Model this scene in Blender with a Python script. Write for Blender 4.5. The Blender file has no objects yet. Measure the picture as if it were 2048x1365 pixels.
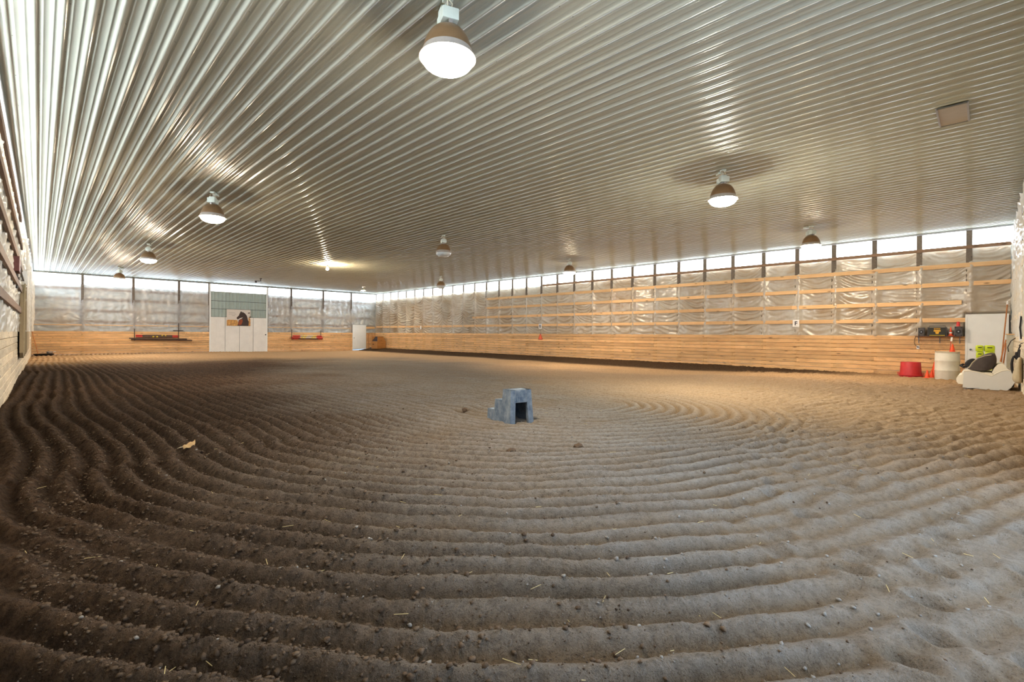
import bpy, bmesh, math, random
import numpy as np
from mathutils import Matrix, Vector
S = bpy.context.scene
C = S.collection
rnd = random.Random(7)
PI = math.pi

# ------------------------------------------------------------------ camera
EYE = 1.214
cam_d = bpy.data.cameras.new('camera')
cam = bpy.data.objects.new('camera', cam_d); C.objects.link(cam)
F_PX = 947.1
cam_d.sensor_fit = 'HORIZONTAL'; cam_d.sensor_width = 36.0
cam_d.lens = F_PX / 2048 * 36.0
cam_d.shift_y = -14.5 / 2048
cam_d.clip_start = 0.02; cam_d.clip_end = 300
_s = math.sqrt(.5); _roll = 0.0056
_F = Vector((_s, _s, 0)); _R = Vector((_s, -_s, 0)); _U = Vector((0, 0, 1))
_r = _R * math.cos(_roll) + _U * math.sin(_roll)
_u = _U * math.cos(_roll) - _R * math.sin(_roll)
M = Matrix.Identity(4)
for i in range(3):
    M[i][0] = _r[i]; M[i][1] = _u[i]; M[i][2] = -_F[i]
M[0][3], M[1][3], M[2][3] = 0, 0, EYE
cam.matrix_world = M
S.camera = cam

# ------------------------------------------------------------------ world, exposure
W = bpy.data.worlds.new('sky'); S.world = W; W.use_nodes = True
bg = W.node_tree.nodes['Background']
bg.inputs['Color'].default_value = (.58, .76, 1.0, 1)
bg.inputs['Strength'].default_value = 3.4
S.view_settings.view_transform = 'Standard'
S.view_settings.look = 'None'
S.view_settings.gamma = 1.0
S.view_settings.use_curve_mapping = False
S.view_settings.exposure = 0.78
PANE_STRENGTH = 17.0
LAMP_STRENGTH = 175.0
cy = S.cycles
cy.use_denoising = True
cy.max_bounces = 6; cy.diffuse_bounces = 4; cy.glossy_bounces = 3
cy.use_adaptive_sampling = True; cy.adaptive_threshold = .04
cy.transparent_max_bounces = 8; cy.transmission_bounces = 4
cy.caustics_reflective = False; cy.caustics_refractive = False
cy.sample_clamp_indirect = 6.0

# ------------------------------------------------------------------ helpers
def lin(r, g, b):
    f = lambda c: ((c / 255 + .055) / 1.055) ** 2.4 if c > 10 else c / 255 / 12.92
    return (f(r), f(g), f(b), 1)

class NT:
    def __init__(s, name):
        s.m = bpy.data.materials.new(name); s.m.use_nodes = True
        s.t = s.m.node_tree; s.t.nodes.clear()
        s.out = s.n('ShaderNodeOutputMaterial')
    def n(s, kind, **k):
        nd = s.t.nodes.new(kind)
        for a, v in k.items():
            setattr(nd, a, v)
        return nd
    def l(s, a, b):
        s.t.links.new(a, b)
    def set(s, sock, v):
        if hasattr(v, 'is_output') or isinstance(v, bpy.types.NodeSocket):
            s.l(v, sock)
        else:
            sock.default_value = v
    def math(s, op, a, b=None, c=None, clamp=False):
        nd = s.n('ShaderNodeMath', operation=op); nd.use_clamp = clamp
        s.set(nd.inputs[0], a)
        if b is not None: s.set(nd.inputs[1], b)
        if c is not None: s.set(nd.inputs[2], c)
        return nd.outputs[0]
    def mix(s, f, a, b, blend='MIX'):
        nd = s.n('ShaderNodeMix', data_type='RGBA', blend_type=blend)
        s.set(nd.inputs[0], f); s.set(nd.inputs[6], a); s.set(nd.inputs[7], b)
        return nd.outputs[2]
    def ramp(s, f, a, b, lo=(0, 0, 0, 1), hi=(1, 1, 1, 1)):
        nd = s.n('ShaderNodeValToRGB')
        nd.color_ramp.elements[0].position = a; nd.color_ramp.elements[0].color = lo
        nd.color_ramp.elements[1].position = b; nd.color_ramp.elements[1].color = hi
        s.l(f, nd.inputs[0]); return nd.outputs[0]
    def noise(s, vec, scale, detail=4, rough=.6, dist=0):
        nd = s.n('ShaderNodeTexNoise')
        s.l(vec, nd.inputs['Vector']); nd.inputs['Scale'].default_value = scale
        nd.inputs['Detail'].default_value = detail; nd.inputs['Roughness'].default_value = rough
        nd.inputs['Distortion'].default_value = dist
        return nd.outputs[0]
    def coord(s, which='Object', scale=(1, 1, 1), rand=False):
        tc = s.n('ShaderNodeTexCoord'); o = tc.outputs[which]
        if rand:
            oi = s.n('ShaderNodeObjectInfo')
            v = s.n('ShaderNodeVectorMath', operation='MULTIPLY_ADD')
            cmb = s.n('ShaderNodeCombineXYZ')
            for k in range(3): s.l(oi.outputs['Random'], cmb.inputs[k])
            s.l(cmb.outputs[0], v.inputs[0]); v.inputs[1].default_value = (37, 53, 71); s.l(o, v.inputs[2])
            o = v.outputs[0]
        mp = s.n('ShaderNodeMapping'); mp.inputs['Scale'].default_value = scale
        s.l(o, mp.inputs[0]); return mp.outputs[0]
    def bump(s, h, strength=.3, dist=.01):
        nd = s.n('ShaderNodeBump'); nd.inputs['Strength'].default_value = strength
        nd.inputs['Distance'].default_value = dist; s.l(h, nd.inputs['Height']); return nd.outputs[0]
    def bsdf(s, col, rough=.6, metal=0, normal=None, spec=.5, **k):
        p = s.n('ShaderNodeBsdfPrincipled')
        s.set(p.inputs['Base Color'], col); s.set(p.inputs['Roughness'], rough)
        p.inputs['Metallic'].default_value = metal
        p.inputs['Specular IOR Level'].default_value = spec
        if normal is not None: s.l(normal, p.inputs['Normal'])
        for a, v in k.items(): s.set(p.inputs[a.replace('_', ' ')], v)
        return p
    def done(s, sh):
        s.l(sh.outputs[0], s.out.inputs[0]); return s.m

def plain(name, rgb, rough=.55, metal=0, var=.25, scale=12, bump=.08, spec=.5):
    """painted / plastic / cloth surface with mild mottling"""
    t = NT(name); v = t.coord('Object', rand=True)
    n = t.noise(v, scale, 5, .65)
    c = lin(*rgb)
    dark = tuple(x * (1 - var) for x in c[:3]) + (1,)
    col = t.mix(t.ramp(n, .3, .7), dark, c)
    return t.done(t.bsdf(col, rough, metal, t.bump(n, bump, .01), spec))

def wood(name, light, dark, rough=.6, grime=0.0, grey=None):
    t = NT(name); v = t.coord('Object', (1.2, 22, 22), rand=True)
    n = t.noise(v, 1.0, 6, .65, 1.2)
    v2 = t.coord('Object', (2.2, 8, 8), rand=True)
    vo = t.n('ShaderNodeTexVoronoi'); t.l(v2, vo.inputs['Vector']); vo.inputs['Scale'].default_value = .75
    knot = t.ramp(vo.outputs['Distance'], .05, .16)
    oi = t.n('ShaderNodeObjectInfo')
    a = t.mix(t.ramp(n, .3, .75), lin(*dark), lin(*light))
    tone = t.math('MULTIPLY_ADD', oi.outputs['Random'], .34, .80)
    cmb = t.n('ShaderNodeCombineColor')
    for k in range(3): t.l(tone, cmb.inputs[k])
    a = t.mix(1.0, a, cmb.outputs[0], 'MULTIPLY')
    kc = tuple(x * .28 for x in lin(*dark)[:3]) + (1,)
    a = t.mix(knot, kc, a)
    if grime:
        g = t.noise(t.coord('Object', (.9, 4, 4), rand=True), 1.3, 5, .7)
        a = t.mix(t.math('MULTIPLY', t.ramp(g, .45, .8), grime), a, lin(92, 76, 60))
    return t.done(t.bsdf(a, rough, 0, t.bump(n, .15, .01), .3))

def emit(name, rgb, strength):
    t = NT(name); e = t.n('ShaderNodeEmission')
    e.inputs[0].default_value = rgb + (1,) if len(rgb) == 3 else rgb
    e.inputs[1].default_value = strength
    return t.done(e)

class MB:
    """collects shapes into one mesh"""
    def __init__(s): s.v = []; s.f = []
    def add(s, vs, fs):
        o = len(s.v); s.v += [tuple(p) for p in vs]; s.f += [tuple(i + o for i in f) for f in fs]; return s
    def box(s, x0, x1, y0, y1, z0, z1, c=0.0):
        if c:
            bm = bmesh.new(); bmesh.ops.create_cube(bm, size=1)
            for v in bm.verts:
                v.co = ((x0 + x1) / 2 + v.co.x * (x1 - x0), (y0 + y1) / 2 + v.co.y * (y1 - y0), (z0 + z1) / 2 + v.co.z * (z1 - z0))
            bmesh.ops.bevel(bm, geom=list(bm.edges), offset=c, segments=2, affect='EDGES', profile=.5)
            bm.verts.index_update()
            s.add([v.co[:] for v in bm.verts], [[v.index for v in f.verts] for f in bm.faces]); bm.free(); return s
        return s.add([(x0, y0, z0), (x1, y0, z0), (x1, y1, z0), (x0, y1, z0), (x0, y0, z1), (x1, y0, z1), (x1, y1, z1), (x0, y1, z1)],
                     [(0, 3, 2, 1), (4, 5, 6, 7), (0, 1, 5, 4), (1, 2, 6, 5), (2, 3, 7, 6), (3, 0, 4, 7)])
    def lathe(s, prof, n=24, c=(0, 0, 0), cap0=True, cap1=True):
        vs = []; fs = []
        for r, z in prof:
            for k in range(n):
                a = 2 * PI * k / n; vs.append((c[0] + r * math.cos(a), c[1] + r * math.sin(a), c[2] + z))
        for i in range(len(prof) - 1):
            for k in range(n):
                a, b = i * n + k, i * n + (k + 1) % n
                fs.append((a, b, b + n, a + n))
        if cap0: fs.append(tuple(range(n))[::-1])
        if cap1: fs.append(tuple((len(prof) - 1) * n + k for k in range(n)))
        return s.add(vs, fs)
    def tube(s, pts, r, n=8, caps=True):
        pts = [Vector(p) for p in pts]; rs = r if isinstance(r, (list, tuple)) else [r] * len(pts)
        vs = []; fs = []; ref = None
        for i, p in enumerate(pts):
            d = (pts[min(i + 1, len(pts) - 1)] - pts[max(i - 1, 0)]).normalized()
            if ref is None: ref = Vector((0, 0, 1)) if abs(d.z) < .9 else Vector((1, 0, 0))
            a = d.cross(ref).normalized(); b = d.cross(a).normalized(); ref = a.cross(d).normalized()
            for k in range(n):
                t = 2 * PI * k / n; vs.append(p + a * math.cos(t) * rs[i] + b * math.sin(t) * rs[i])
        for i in range(len(pts) - 1):
            for k in range(n):
                a, b = i * n + k, i * n + (k + 1) % n
                fs.append((a, b, b + n, a + n))
        if caps:
            fs.append(tuple(range(n))[::-1]); fs.append(tuple((len(pts) - 1) * n + k for k in range(n)))
        return s.add(vs, fs)
    def prism(s, poly, a, b, axis='y'):
        """poly in the plane across axis, extruded from a to b"""
        n = len(poly)
        def P(p, t):
            return {'y': (p[0], t, p[1]), 'x': (t, p[0], p[1]), 'z': (p[0], p[1], t)}[axis]
        vs = [P(p, a) for p in poly] + [P(p, b) for p in poly]
        fs = [tuple(range(n)), tuple(range(n, 2 * n))[::-1]] + [(i, n + i, n + (i + 1) % n, (i + 1) % n) for i in range(n)]
        return s.add(vs, fs)
    def xf(s, m):
        s.v = [tuple(m @ Vector(p)) for p in s.v]; return s
    def mesh(s, name, smooth=False):
        me = bpy.data.meshes.new(name); me.from_pydata(s.v, [], s.f); me.update()
        bm = bmesh.new(); bm.from_mesh(me); bmesh.ops.recalc_face_normals(bm, faces=bm.faces); bm.to_mesh(me); bm.free()
        if smooth:
            me.polygons.foreach_set('use_smooth', [True] * len(me.polygons))
            try: me.set_sharp_from_angle(angle=math.radians(40))
            except Exception: pass
        return me
    def build(s, name, mat, parent=None, smooth=False, loc=None):
        return link(name, s.mesh(name, smooth), mat, parent, loc)

def link(name, me, mat, parent=None, loc=None):
    o = bpy.data.objects.new(name, me); C.objects.link(o)
    if mat is not None and len(me.materials) == 0: me.materials.append(mat)
    if parent is not None: o.parent = parent
    if loc is not None: o.location = loc
    return o

def tag(o, label, cat, group=None, kind=None):
    if label: o['label'] = label
    if cat: o['category'] = cat
    if group: o['group'] = group
    if kind: o['kind'] = kind
    return o

def thing(name, loc, label, cat, rz=0, group=None):
    o = bpy.data.objects.new(name, None); C.objects.link(o); o.location = loc; o.rotation_euler = (0, 0, rz)
    o.empty_display_size = .1
    return tag(o, label, cat, group)

def struct(name, o=None, loc=(0, 0, 0), label=None):
    if o is None:
        o = bpy.data.objects.new(name, None); C.objects.link(o); o.location = loc
    o['kind'] = 'structure'
    if label: o['label'] = label
    return o

def grid_mesh(name, P, mat=None, smooth=True, flip=False):
    """P: (n,m,3) array of points"""
    n, m = P.shape[:2]
    me = bpy.data.meshes.new(name)
    me.vertices.add(n * m); me.vertices.foreach_set('co', P.reshape(-1).astype(np.float32))
    i, j = np.meshgrid(np.arange(n - 1), np.arange(m - 1), indexing='ij')
    a = (i * m + j).ravel(); q = np.stack([a, a + m, a + m + 1, a + 1], 1)
    if flip: q = q[:, ::-1]
    k = len(q)
    me.loops.add(4 * k); me.loops.foreach_set('vertex_index', q.ravel().astype(np.int32))
    me.polygons.add(k); me.polygons.foreach_set('loop_start', (np.arange(k) * 4).astype(np.int32))
    me.polygons.foreach_set('loop_total', np.full(k, 4, np.int32))
    me.update(calc_edges=True)
    if smooth: me.polygons.foreach_set('use_smooth', np.ones(k, bool))
    if mat: me.materials.append(mat)
    return me

def vnoise(x, y, seed=0):
    """smooth value noise, numpy"""
    xi = np.floor(x).astype(np.int64); yi = np.floor(y).astype(np.int64)
    xf = x - xi; yf = y - yi
    def h(a, b):
        n = (a * 374761393 + b * 668265263 + seed * 1442695041) & 0x7fffffff
        n = ((n ^ (n >> 13)) * 1274126177) & 0x7fffffff
        return ((n ^ (n >> 16)) & 0xffff) / 65535.0
    u = xf * xf * (3 - 2 * xf); v = yf * yf * (3 - 2 * yf)
    return (h(xi, yi) * (1 - u) + h(xi + 1, yi) * u) * (1 - v) + (h(xi, yi + 1) * (1 - u) + h(xi + 1, yi + 1) * u) * v

def fbm(x, y, seed=0, octv=4):
    s = 0; a = .5; t = 0
    for k in range(octv):
        s = s + a * vnoise(x * 2 ** k, y * 2 ** k, seed + k); t += a; a *= .55
    return s / t

def sstep(a, b, x):
    if a > b: return 1 - sstep(b, a, x)
    t = np.clip((x - a) / (b - a), 0, 1); return t * t * (3 - 2 * t)

# ------------------------------------------------------------------ room numbers
XR, YF, YN, ZC = 21.12, 38.2, -.62, 4.684
BAY = 1.22; POST0 = 36.98
def LX(y): return -.45 + (y - 11) * (.13 / 27.2)      # inner face of the plank side wall
GIRTS = [1.74, 2.31, 2.91, 3.51, 4.09]
KICK = 1.228

# ------------------------------------------------------------------ materials
m_pine = wood('pine', (243, 202, 150), (218, 166, 112), .55, .5)
m_pine_grey = wood('pale_grey_pine', (238, 226, 204), (212, 194, 166), .7, .35)  # pine in a paler, greyer tone than the orange boards
m_girt = wood('girt_pine', (240, 202, 154), (218, 172, 122), .6, .15)
m_girt_dark = wood('girt_brown', (150, 120, 96), (112, 84, 64), .6, .3)
m_post = wood('post_wood', (128, 116, 104), (92, 82, 74), .7, .3)
m_steel_out = plain('siding_steel', (196, 204, 206), .45, 0, .12, 3, .05)
m_trim = plain('trim_grey', (150, 148, 150), .4, 0, .15, 6)
m_trim_dark = plain('trim_olive', (98, 94, 80), .5, 0, .25, 9)
m_pane = emit('daylit_panel', (.80, .91, 1.0), PANE_STRENGTH)
m_pane_end = emit('daylit_end_panel', (.78, .90, 1.0), PANE_STRENGTH * .45)

def ceiling_mat():
    t = NT('ribbed_steel_ceiling'); v = t.coord('Object', (1, .15, 1), rand=True)
    n = t.noise(v, 3.5, 4, .6)
    col = t.mix(t.ramp(n, .3, .75), lin(168, 166, 151), lin(180, 181, 166))
    v2 = t.coord('Object', rand=True)
    sp = t.noise(v2, 26, 2, .5)
    col = t.mix(t.math('MULTIPLY', t.ramp(sp, .76, .80), .5), col, lin(120, 110, 95))
    d = t.n('ShaderNodeBsdfDiffuse'); t.l(col, d.inputs[0])
    g = t.n('ShaderNodeBsdfGlossy'); g.inputs['Roughness'].default_value = .33; g.inputs['Color'].default_value = (.95, .97, 1, 1)
    mx0 = t.n('ShaderNodeMixShader'); mx0.inputs[0].default_value = .055
    t.l(d.outputs[0], mx0.inputs[1]); t.l(g.outputs[0], mx0.inputs[2])
    g2 = t.n('ShaderNodeBsdfGlossy'); g2.inputs['Roughness'].default_value = .15; g2.inputs['Color'].default_value = (.92, .96, 1, 1)
    mx = t.n('ShaderNodeMixShader'); mx.inputs[0].default_value = .05
    t.l(mx0.outputs[0], mx.inputs[1]); t.l(g2.outputs[0], mx.inputs[2])
    return t.done(mx)
m_ceil = ceiling_mat()

def sheet_mat(name, base, dust, transp, transl, gloss_r=.25, dust_lo=.35, dust_hi=.7, cool=None):
    """thin dusty polythene: diffuse + translucent + a thin gloss, partly see-through"""
    t = NT(name); v = t.coord('Object')
    n = t.noise(v, .55, 6, .62, .6)
    col = t.mix(t.ramp(n, dust_lo, dust_hi), lin(*base), lin(*dust))
    n2 = t.noise(t.coord('Object', (1, 1, .25)), 5, 5, .7)
    col = t.mix(t.math('MULTIPLY', t.ramp(n2, .5, .8), .35), col, lin(*dust))
    fine = t.noise(v, 45, 3, .6)
    nb = t.bump(fine, .12, .01)
    d = t.n('ShaderNodeBsdfDiffuse'); t.l(col, d.inputs[0]); t.l(nb, d.inputs['Normal'])
    tr = t.n('ShaderNodeBsdfTranslucent'); t.l(col, tr.inputs[0])
    m1 = t.n('ShaderNodeMixShader'); m1.inputs[0].default_value = transl
    t.l(d.outputs[0], m1.inputs[1]); t.l(tr.outputs[0], m1.inputs[2])
    g = t.n('ShaderNodeBsdfGlossy'); g.inputs['Roughness'].default_value = gloss_r; t.l(nb, g.inputs['Normal'])
    m2 = t.n('ShaderNodeMixShader'); m2.inputs[0].default_value = .09
    t.l(m1.outputs[0], m2.inputs[1]); t.l(g.outputs[0], m2.inputs[2])
    tp = t.n('ShaderNodeBsdfTransparent')
    m3 = t.n('ShaderNodeMixShader')
    cl = t.math('MULTIPLY', t.math('SUBTRACT', 1.0, t.ramp(n, dust_lo, dust_hi)), transp)
    t.l(cl, m3.inputs[0]); t.l(m2.outputs[0], m3.inputs[1]); t.l(tp.outputs[0], m3.inputs[2])
    return t.done(m3)
m_sheet_r = sheet_mat('dusty_sheet', (216, 210, 198), (186, 162, 132), .10, .28)
m_sheet_f = sheet_mat('clear_sheet', (232, 234, 236), (202, 184, 160), .62, .35, .22, .44, .80)
m_sheet_l = sheet_mat('pale_sheet', (236, 237, 234), (214, 204, 186), .12, .2, .18)

m_white_door = plain('white_door', (238, 241, 242), .45, 0, .06, 2.5, .03)
m_black = plain('black_plastic', (32, 30, 32), .45, 0, .3, 20)
m_dark_metal = plain('dark_iron', (60, 52, 48), .45, .5, .3, 30)
m_orange = plain('cone_orange', (244, 84, 34), .5, 0, .12, 14)
m_red = plain('tub_red', (200, 46, 50), .5, 0, .2, 8)
m_white_pl = plain('barrel_white', (226, 220, 208), .5, 0, .16, 5)
m_lime = plain('lime_plastic', (196, 214, 30), .45, 0, .15, 8)
m_leather = plain('cream_leather', (240, 228, 206), .4, 0, .08, 4, .1)
m_armside = plain('shaded_arm_leather', (222, 216, 206), .45, 0, .06, 3, .05)  # same sofa leather, greyed to paint the shade on the arm face
m_bag = plain('brown_cloth', (74, 62, 56), .85, 0, .3, 10, .4)
m_blackcloth = plain('black_cloth', (38, 34, 36), .85, 0, .3, 12, .4)
m_canvas = plain('beige_canvas', (190, 172, 140), .85, 0, .22, 9, .4)
m_stick = wood('handle_wood', (206, 140, 84), (168, 100, 56), .5)
m_paper = plain('white_paper', (238, 236, 236), .7, 0, .05, 4)
m_ink = plain('dark_ink', (40, 38, 54), .7, 0, .1, 4)

# ================================================================== FLOOR
def base_h(X, Y):
    h = -.16 * sstep(0, 1, (.55 * X + .45 * Y - 3) / 14.0)
    h = h + .05 * (fbm(X * .22 + 3, Y * .22, 5, 3) - .5) + (.19 * sstep(1.7, .25, XR - X) - .13 * sstep(7, 17, X)) * sstep(4, 9, Y)
    return h
def furrow_dist(X, Y):
    c1 = (6.6, 5.4)
    d1 = np.where(Y > c1[1], np.abs(X - c1[0]), np.hypot(X - c1[0], Y - c1[1]))
    c2 = (5.6, 5.6); t = np.array((.945, -.326)); n = np.array((-.326, -.945))
    along = (X - c2[0]) * t[0] + (Y - c2[1]) * t[1]
    d2 = np.where(along > 0, (X - c2[0]) * n[0] + (Y - c2[1]) * n[1], np.hypot(X - c2[0], Y - c2[1]))
    d2 = np.where(Y > c2[1], c2[0] - X, d2)
    return d1, d2
def sand_glow_f(X, Y):  # paler trodden sand, plus warm lamp light painted over the far floor
    w = fbm(X * .35 + 5, Y * .35, 57, 3) - .5
    return np.clip(np.maximum(np.maximum(sstep(12.5, 18.5, X + 5 * w), sstep(21, 29, Y + 5 * w)), .6 * sstep(3.5, 8, X - .5 * Y + 2 * w)), 0, 1)
def moist_f(X, Y):
    w = fbm(X * .5 + 9, Y * .5, 21, 4) - .5
    e = X - (.55 + .36 * Y) + 2.6 * w * np.clip(Y / 8 + .35, .4, 1.3)
    m = 1 - sstep(-2.4, 2.8, e)
    m = m * (1 - sstep(22, 30, Y + 4 * w))
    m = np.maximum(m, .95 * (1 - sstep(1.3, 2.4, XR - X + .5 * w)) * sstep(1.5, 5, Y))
    m = np.maximum(m, .45 * (1 - sstep(.4, 1.3, YF - Y)) * sstep(3, 7, 12 - X))
    return np.clip(m, 0, 1)
def floor_h(X, Y):
    moist = moist_f(X, Y)
    wob = .16 * (fbm(X * .45, Y * .45, 3, 3) - .5) + .05 * (fbm(X * 1.7, Y * 1.7, 13, 2) - .5)
    wob = wob + .5 * (fbm(X * .35, Y * .16, 31, 2) - .5) * (1 - sstep(.3, 3.0, X)) * sstep(4, 7, Y)
    d1, d2 = furrow_dist(X + wob, Y + wob)
    SP = .19
    rng = (d1 < 3.7 + .2 * (fbm(X * .8, Y * .8, 8, 2) - .5)) | (Y > 5.5)
    inner = (np.hypot(X - 6.6, Y - 5.4) < 1.15) | ((Y > 5.4) & (np.abs(X - 6.6) < 1.15))
    d = np.where(rng, d1, d2)
    d = np.where(inner, X - 6.6 + wob, d)
    ph = 2 * PI * d / SP
    pid = np.floor(d / SP)
    w = .5 + .5 * np.cos(ph)
    prof = w ** .75 - .55
    ampn = .65 + .7 * vnoise(pid * 7.31 + 50, np.arctan2(Y - 5.4, X - 6.6) * 2.5 + 9, 17)
    brk = sstep(.22, .42, fbm(X * 1.1 + 4, Y * 1.1, 41, 3))
    amp = .075 * ampn * (.45 + .55 * brk)
    amp = amp * (1 - .55 * sstep(7.0, 14, X)) * (1 - .25 * sstep(14, 30, Y))
    near_r = sstep(-.25, .6, .36 * X - Y + .7 * (fbm(X * .9, Y * .9, 77, 3) - .5))
    amp = amp * (1 - .74 * near_r * (1 - .6 * sstep(3.5, 7, X)))
    amp = amp * (1 - .35 * sstep(6.5, 8, X))
    amp = amp * np.where(inner, .75, 1.0)
    h = prof * amp
    prof = prof * np.clip(amp / .06, 0, 1.15)
    # clods and crumbs
    rough = (.35 + .65 * moist)
    h = h + rough * (.020 * (fbm(X * 14, Y * 14, 61, 4) - .5) + .030 * (fbm(X * 31, Y * 31, 63, 3) - .5) + .05 * np.maximum(fbm(X * 7, Y * 7, 66, 3) - .58, 0))
    h = h + .03 * (fbm(X * 2.2, Y * 2.2, 71, 3) - .5)
    h = h + near_r * (.05 * (fbm(X * 3.1, Y * 3.1, 87, 3) - .5) + .05 * (fbm(X * 6.5, Y * 6.5, 83, 3) - .5))
    # hoof prints: shallow cups with a lip
    pr = np.random.RandomState(4)
    msk = sstep(-.25, .5, .36 * X - Y)
    cell = .34
    cx = np.floor(X / cell); cyy = np.floor(Y / cell)
    jx = vnoise(cx * 3.7 + .5, cyy * 5.1 + .5, 91); jy = vnoise(cx * 4.3 + .5, cyy * 2.9 + .5, 93); on = vnoise(cx * 6.1 + .5, cyy * 3.3 + .5, 95)
    rr = np.hypot((X - (cx + .3 + .4 * jx) * cell) * (1.0 + .5 * jy), Y - (cyy + .3 + .4 * jy) * cell)
    hoof = -.055 * np.exp(-(rr / .066) ** 2) + .024 * np.exp(-((rr - .10) / .035) ** 2)
    h = h + hoof * (on > .28) * np.clip(msk + .12, 0, 1)
    return h, prof, moist

def dens(a, b, knee, d0, d1, length):
    v = [a]
    while v[-1] < b:
        x = v[-1]; k = 0 if x < knee else min(1, (x - knee) / length)
        v.append(x + d0 + (d1 - d0) * k)
    v[-1] = b
    return np.array(v)
gx = dens(-.75, XR + .1, 5.5, .0165, .06, 9)
gy = dens(YN - .5, YF + .12, 7.0, .0165, .075, 16)
GX, GY = np.meshgrid(gx, gy, indexing='ij')
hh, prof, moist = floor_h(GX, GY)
Pf = np.stack([GX, GY, base_h(GX, GY) + hh], -1)

def dirt_mat():
    t = NT('harrowed_dirt')
    at = t.n('ShaderNodeAttribute', attribute_name='moist'); mo = at.outputs['Fac']
    ac = t.n('ShaderNodeAttribute', attribute_name='crest'); cr = ac.outputs['Fac']
    v = t.coord('Object')
    n1 = t.noise(v, 1.2, 6, .65); n2 = t.noise(v, 22, 6, .72); n3 = t.noise(v, 120, 3, .7)
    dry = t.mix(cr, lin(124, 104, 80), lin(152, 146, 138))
    dry = t.mix(t.math('MULTIPLY', t.ramp(n1, .35, .7), .5), dry, lin(136, 114, 88))
    asn = t.n('ShaderNodeAttribute', attribute_name='sand_glow')
    dry = t.mix(asn.outputs['Fac'], dry, t.mix(cr, lin(190, 152, 110), lin(212, 174, 132)))  # trodden sand tone that also carries the far lamp glow
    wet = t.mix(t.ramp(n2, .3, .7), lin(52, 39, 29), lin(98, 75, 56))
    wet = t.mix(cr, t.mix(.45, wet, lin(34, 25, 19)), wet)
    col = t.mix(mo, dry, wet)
    dk = t.ramp(n2, .25, .55, (.62, .58, .55, 1), (1.05, 1.05, 1.05, 1))
    col = t.mix(1.0, col, dk, 'MULTIPLY')
    col = t.mix(1.0, col, t.ramp(n3, .28, .46, (.55, .53, .5, 1), (1.03, 1.03, 1.03, 1)), 'MULTIPLY')
    fl = t.ramp(n3, .74, .79)
    col = t.mix(t.math('MULTIPLY', fl, .35), col, lin(214, 204, 190))
    hsum = t.math('ADD', t.math('MULTIPLY', n2, 1.0), t.math('MULTIPLY', n3, .35))
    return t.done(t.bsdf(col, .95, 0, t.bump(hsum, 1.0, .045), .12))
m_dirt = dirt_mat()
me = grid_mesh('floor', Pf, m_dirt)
for nm, arr in (('moist', moist), ('sand_glow', sand_glow_f(GX, GY)), ('crest', np.clip(prof / .45 * .5 + .5, 0, 1))):
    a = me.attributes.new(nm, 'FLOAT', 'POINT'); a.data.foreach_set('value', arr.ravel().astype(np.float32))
floor = struct('floor', link('floor', me, None), label='harrowed dirt arena floor in curved furrows')
def fz(x, y):
    a = np.array([float(x)]); b = np.array([float(y)])
    return float(base_h(a, b)[0])
def fzt(x, y):
    a = np.array([float(x)]); b = np.array([float(y)])
    return float(base_h(a, b)[0] + floor_h(a, b)[0][0])

# ================================================================== CEILING
ceiling = struct('ceiling', label='white ribbed steel ceiling')
prof_x = []
for k in range(4):
    o = k * .2286
    for dx, dz in ((0, 0), (.030, 0), (.036, -.004), (.046, -.004), (.052, 0), (.090, 0),
                   (.0970, -.020), (.1316, -.020), (.1386, 0), (.176, 0), (.182, -.004), (.192, -.004), (.198, 0)):
        prof_x.append((o + dx, dz))
prof_x.append((.9144, 0))
def ceil_mesh(y0, y1):
    px = np.array(prof_x); L = y1 - y0
    P = np.zeros((len(px), 2, 3)); P[:, :, 0] = px[:, :1]; P[:, 0, 1] = 0; P[:, 1, 1] = L; P[:, :, 2] = px[:, 1:2]
    return grid_mesh('panel', P, m_ceil, smooth=False)
for y0, y1, dz in ((YN - .1, 1.47, .0), (1.44, 20.1, -.003), (20.05, YF + .16, .0)):
    me = ceil_mesh(y0, y1); x = -.62
    while x < XR + .1:
        o = link('panel', me, None, ceiling, (x, y0, ZC + dz)); x += .9144
# screw heads, seen as tiny dark dots
mb = MB()
for y in np.arange(3.2, 16, 1.22):
    for k in range(-2, 60):
        x = .1143 + .045 + k * .2286 - .62
        if -.4 < x < 9 - .3 * y and y < 12:
            mb.lathe([(.008, 0), (.005, -.005)], 6, (x, y, ZC - .001))
mb.build('screw_heads', plain('screw', (120, 116, 104), .4, .5), ceiling)['kind'] = 'stuff'

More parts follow.
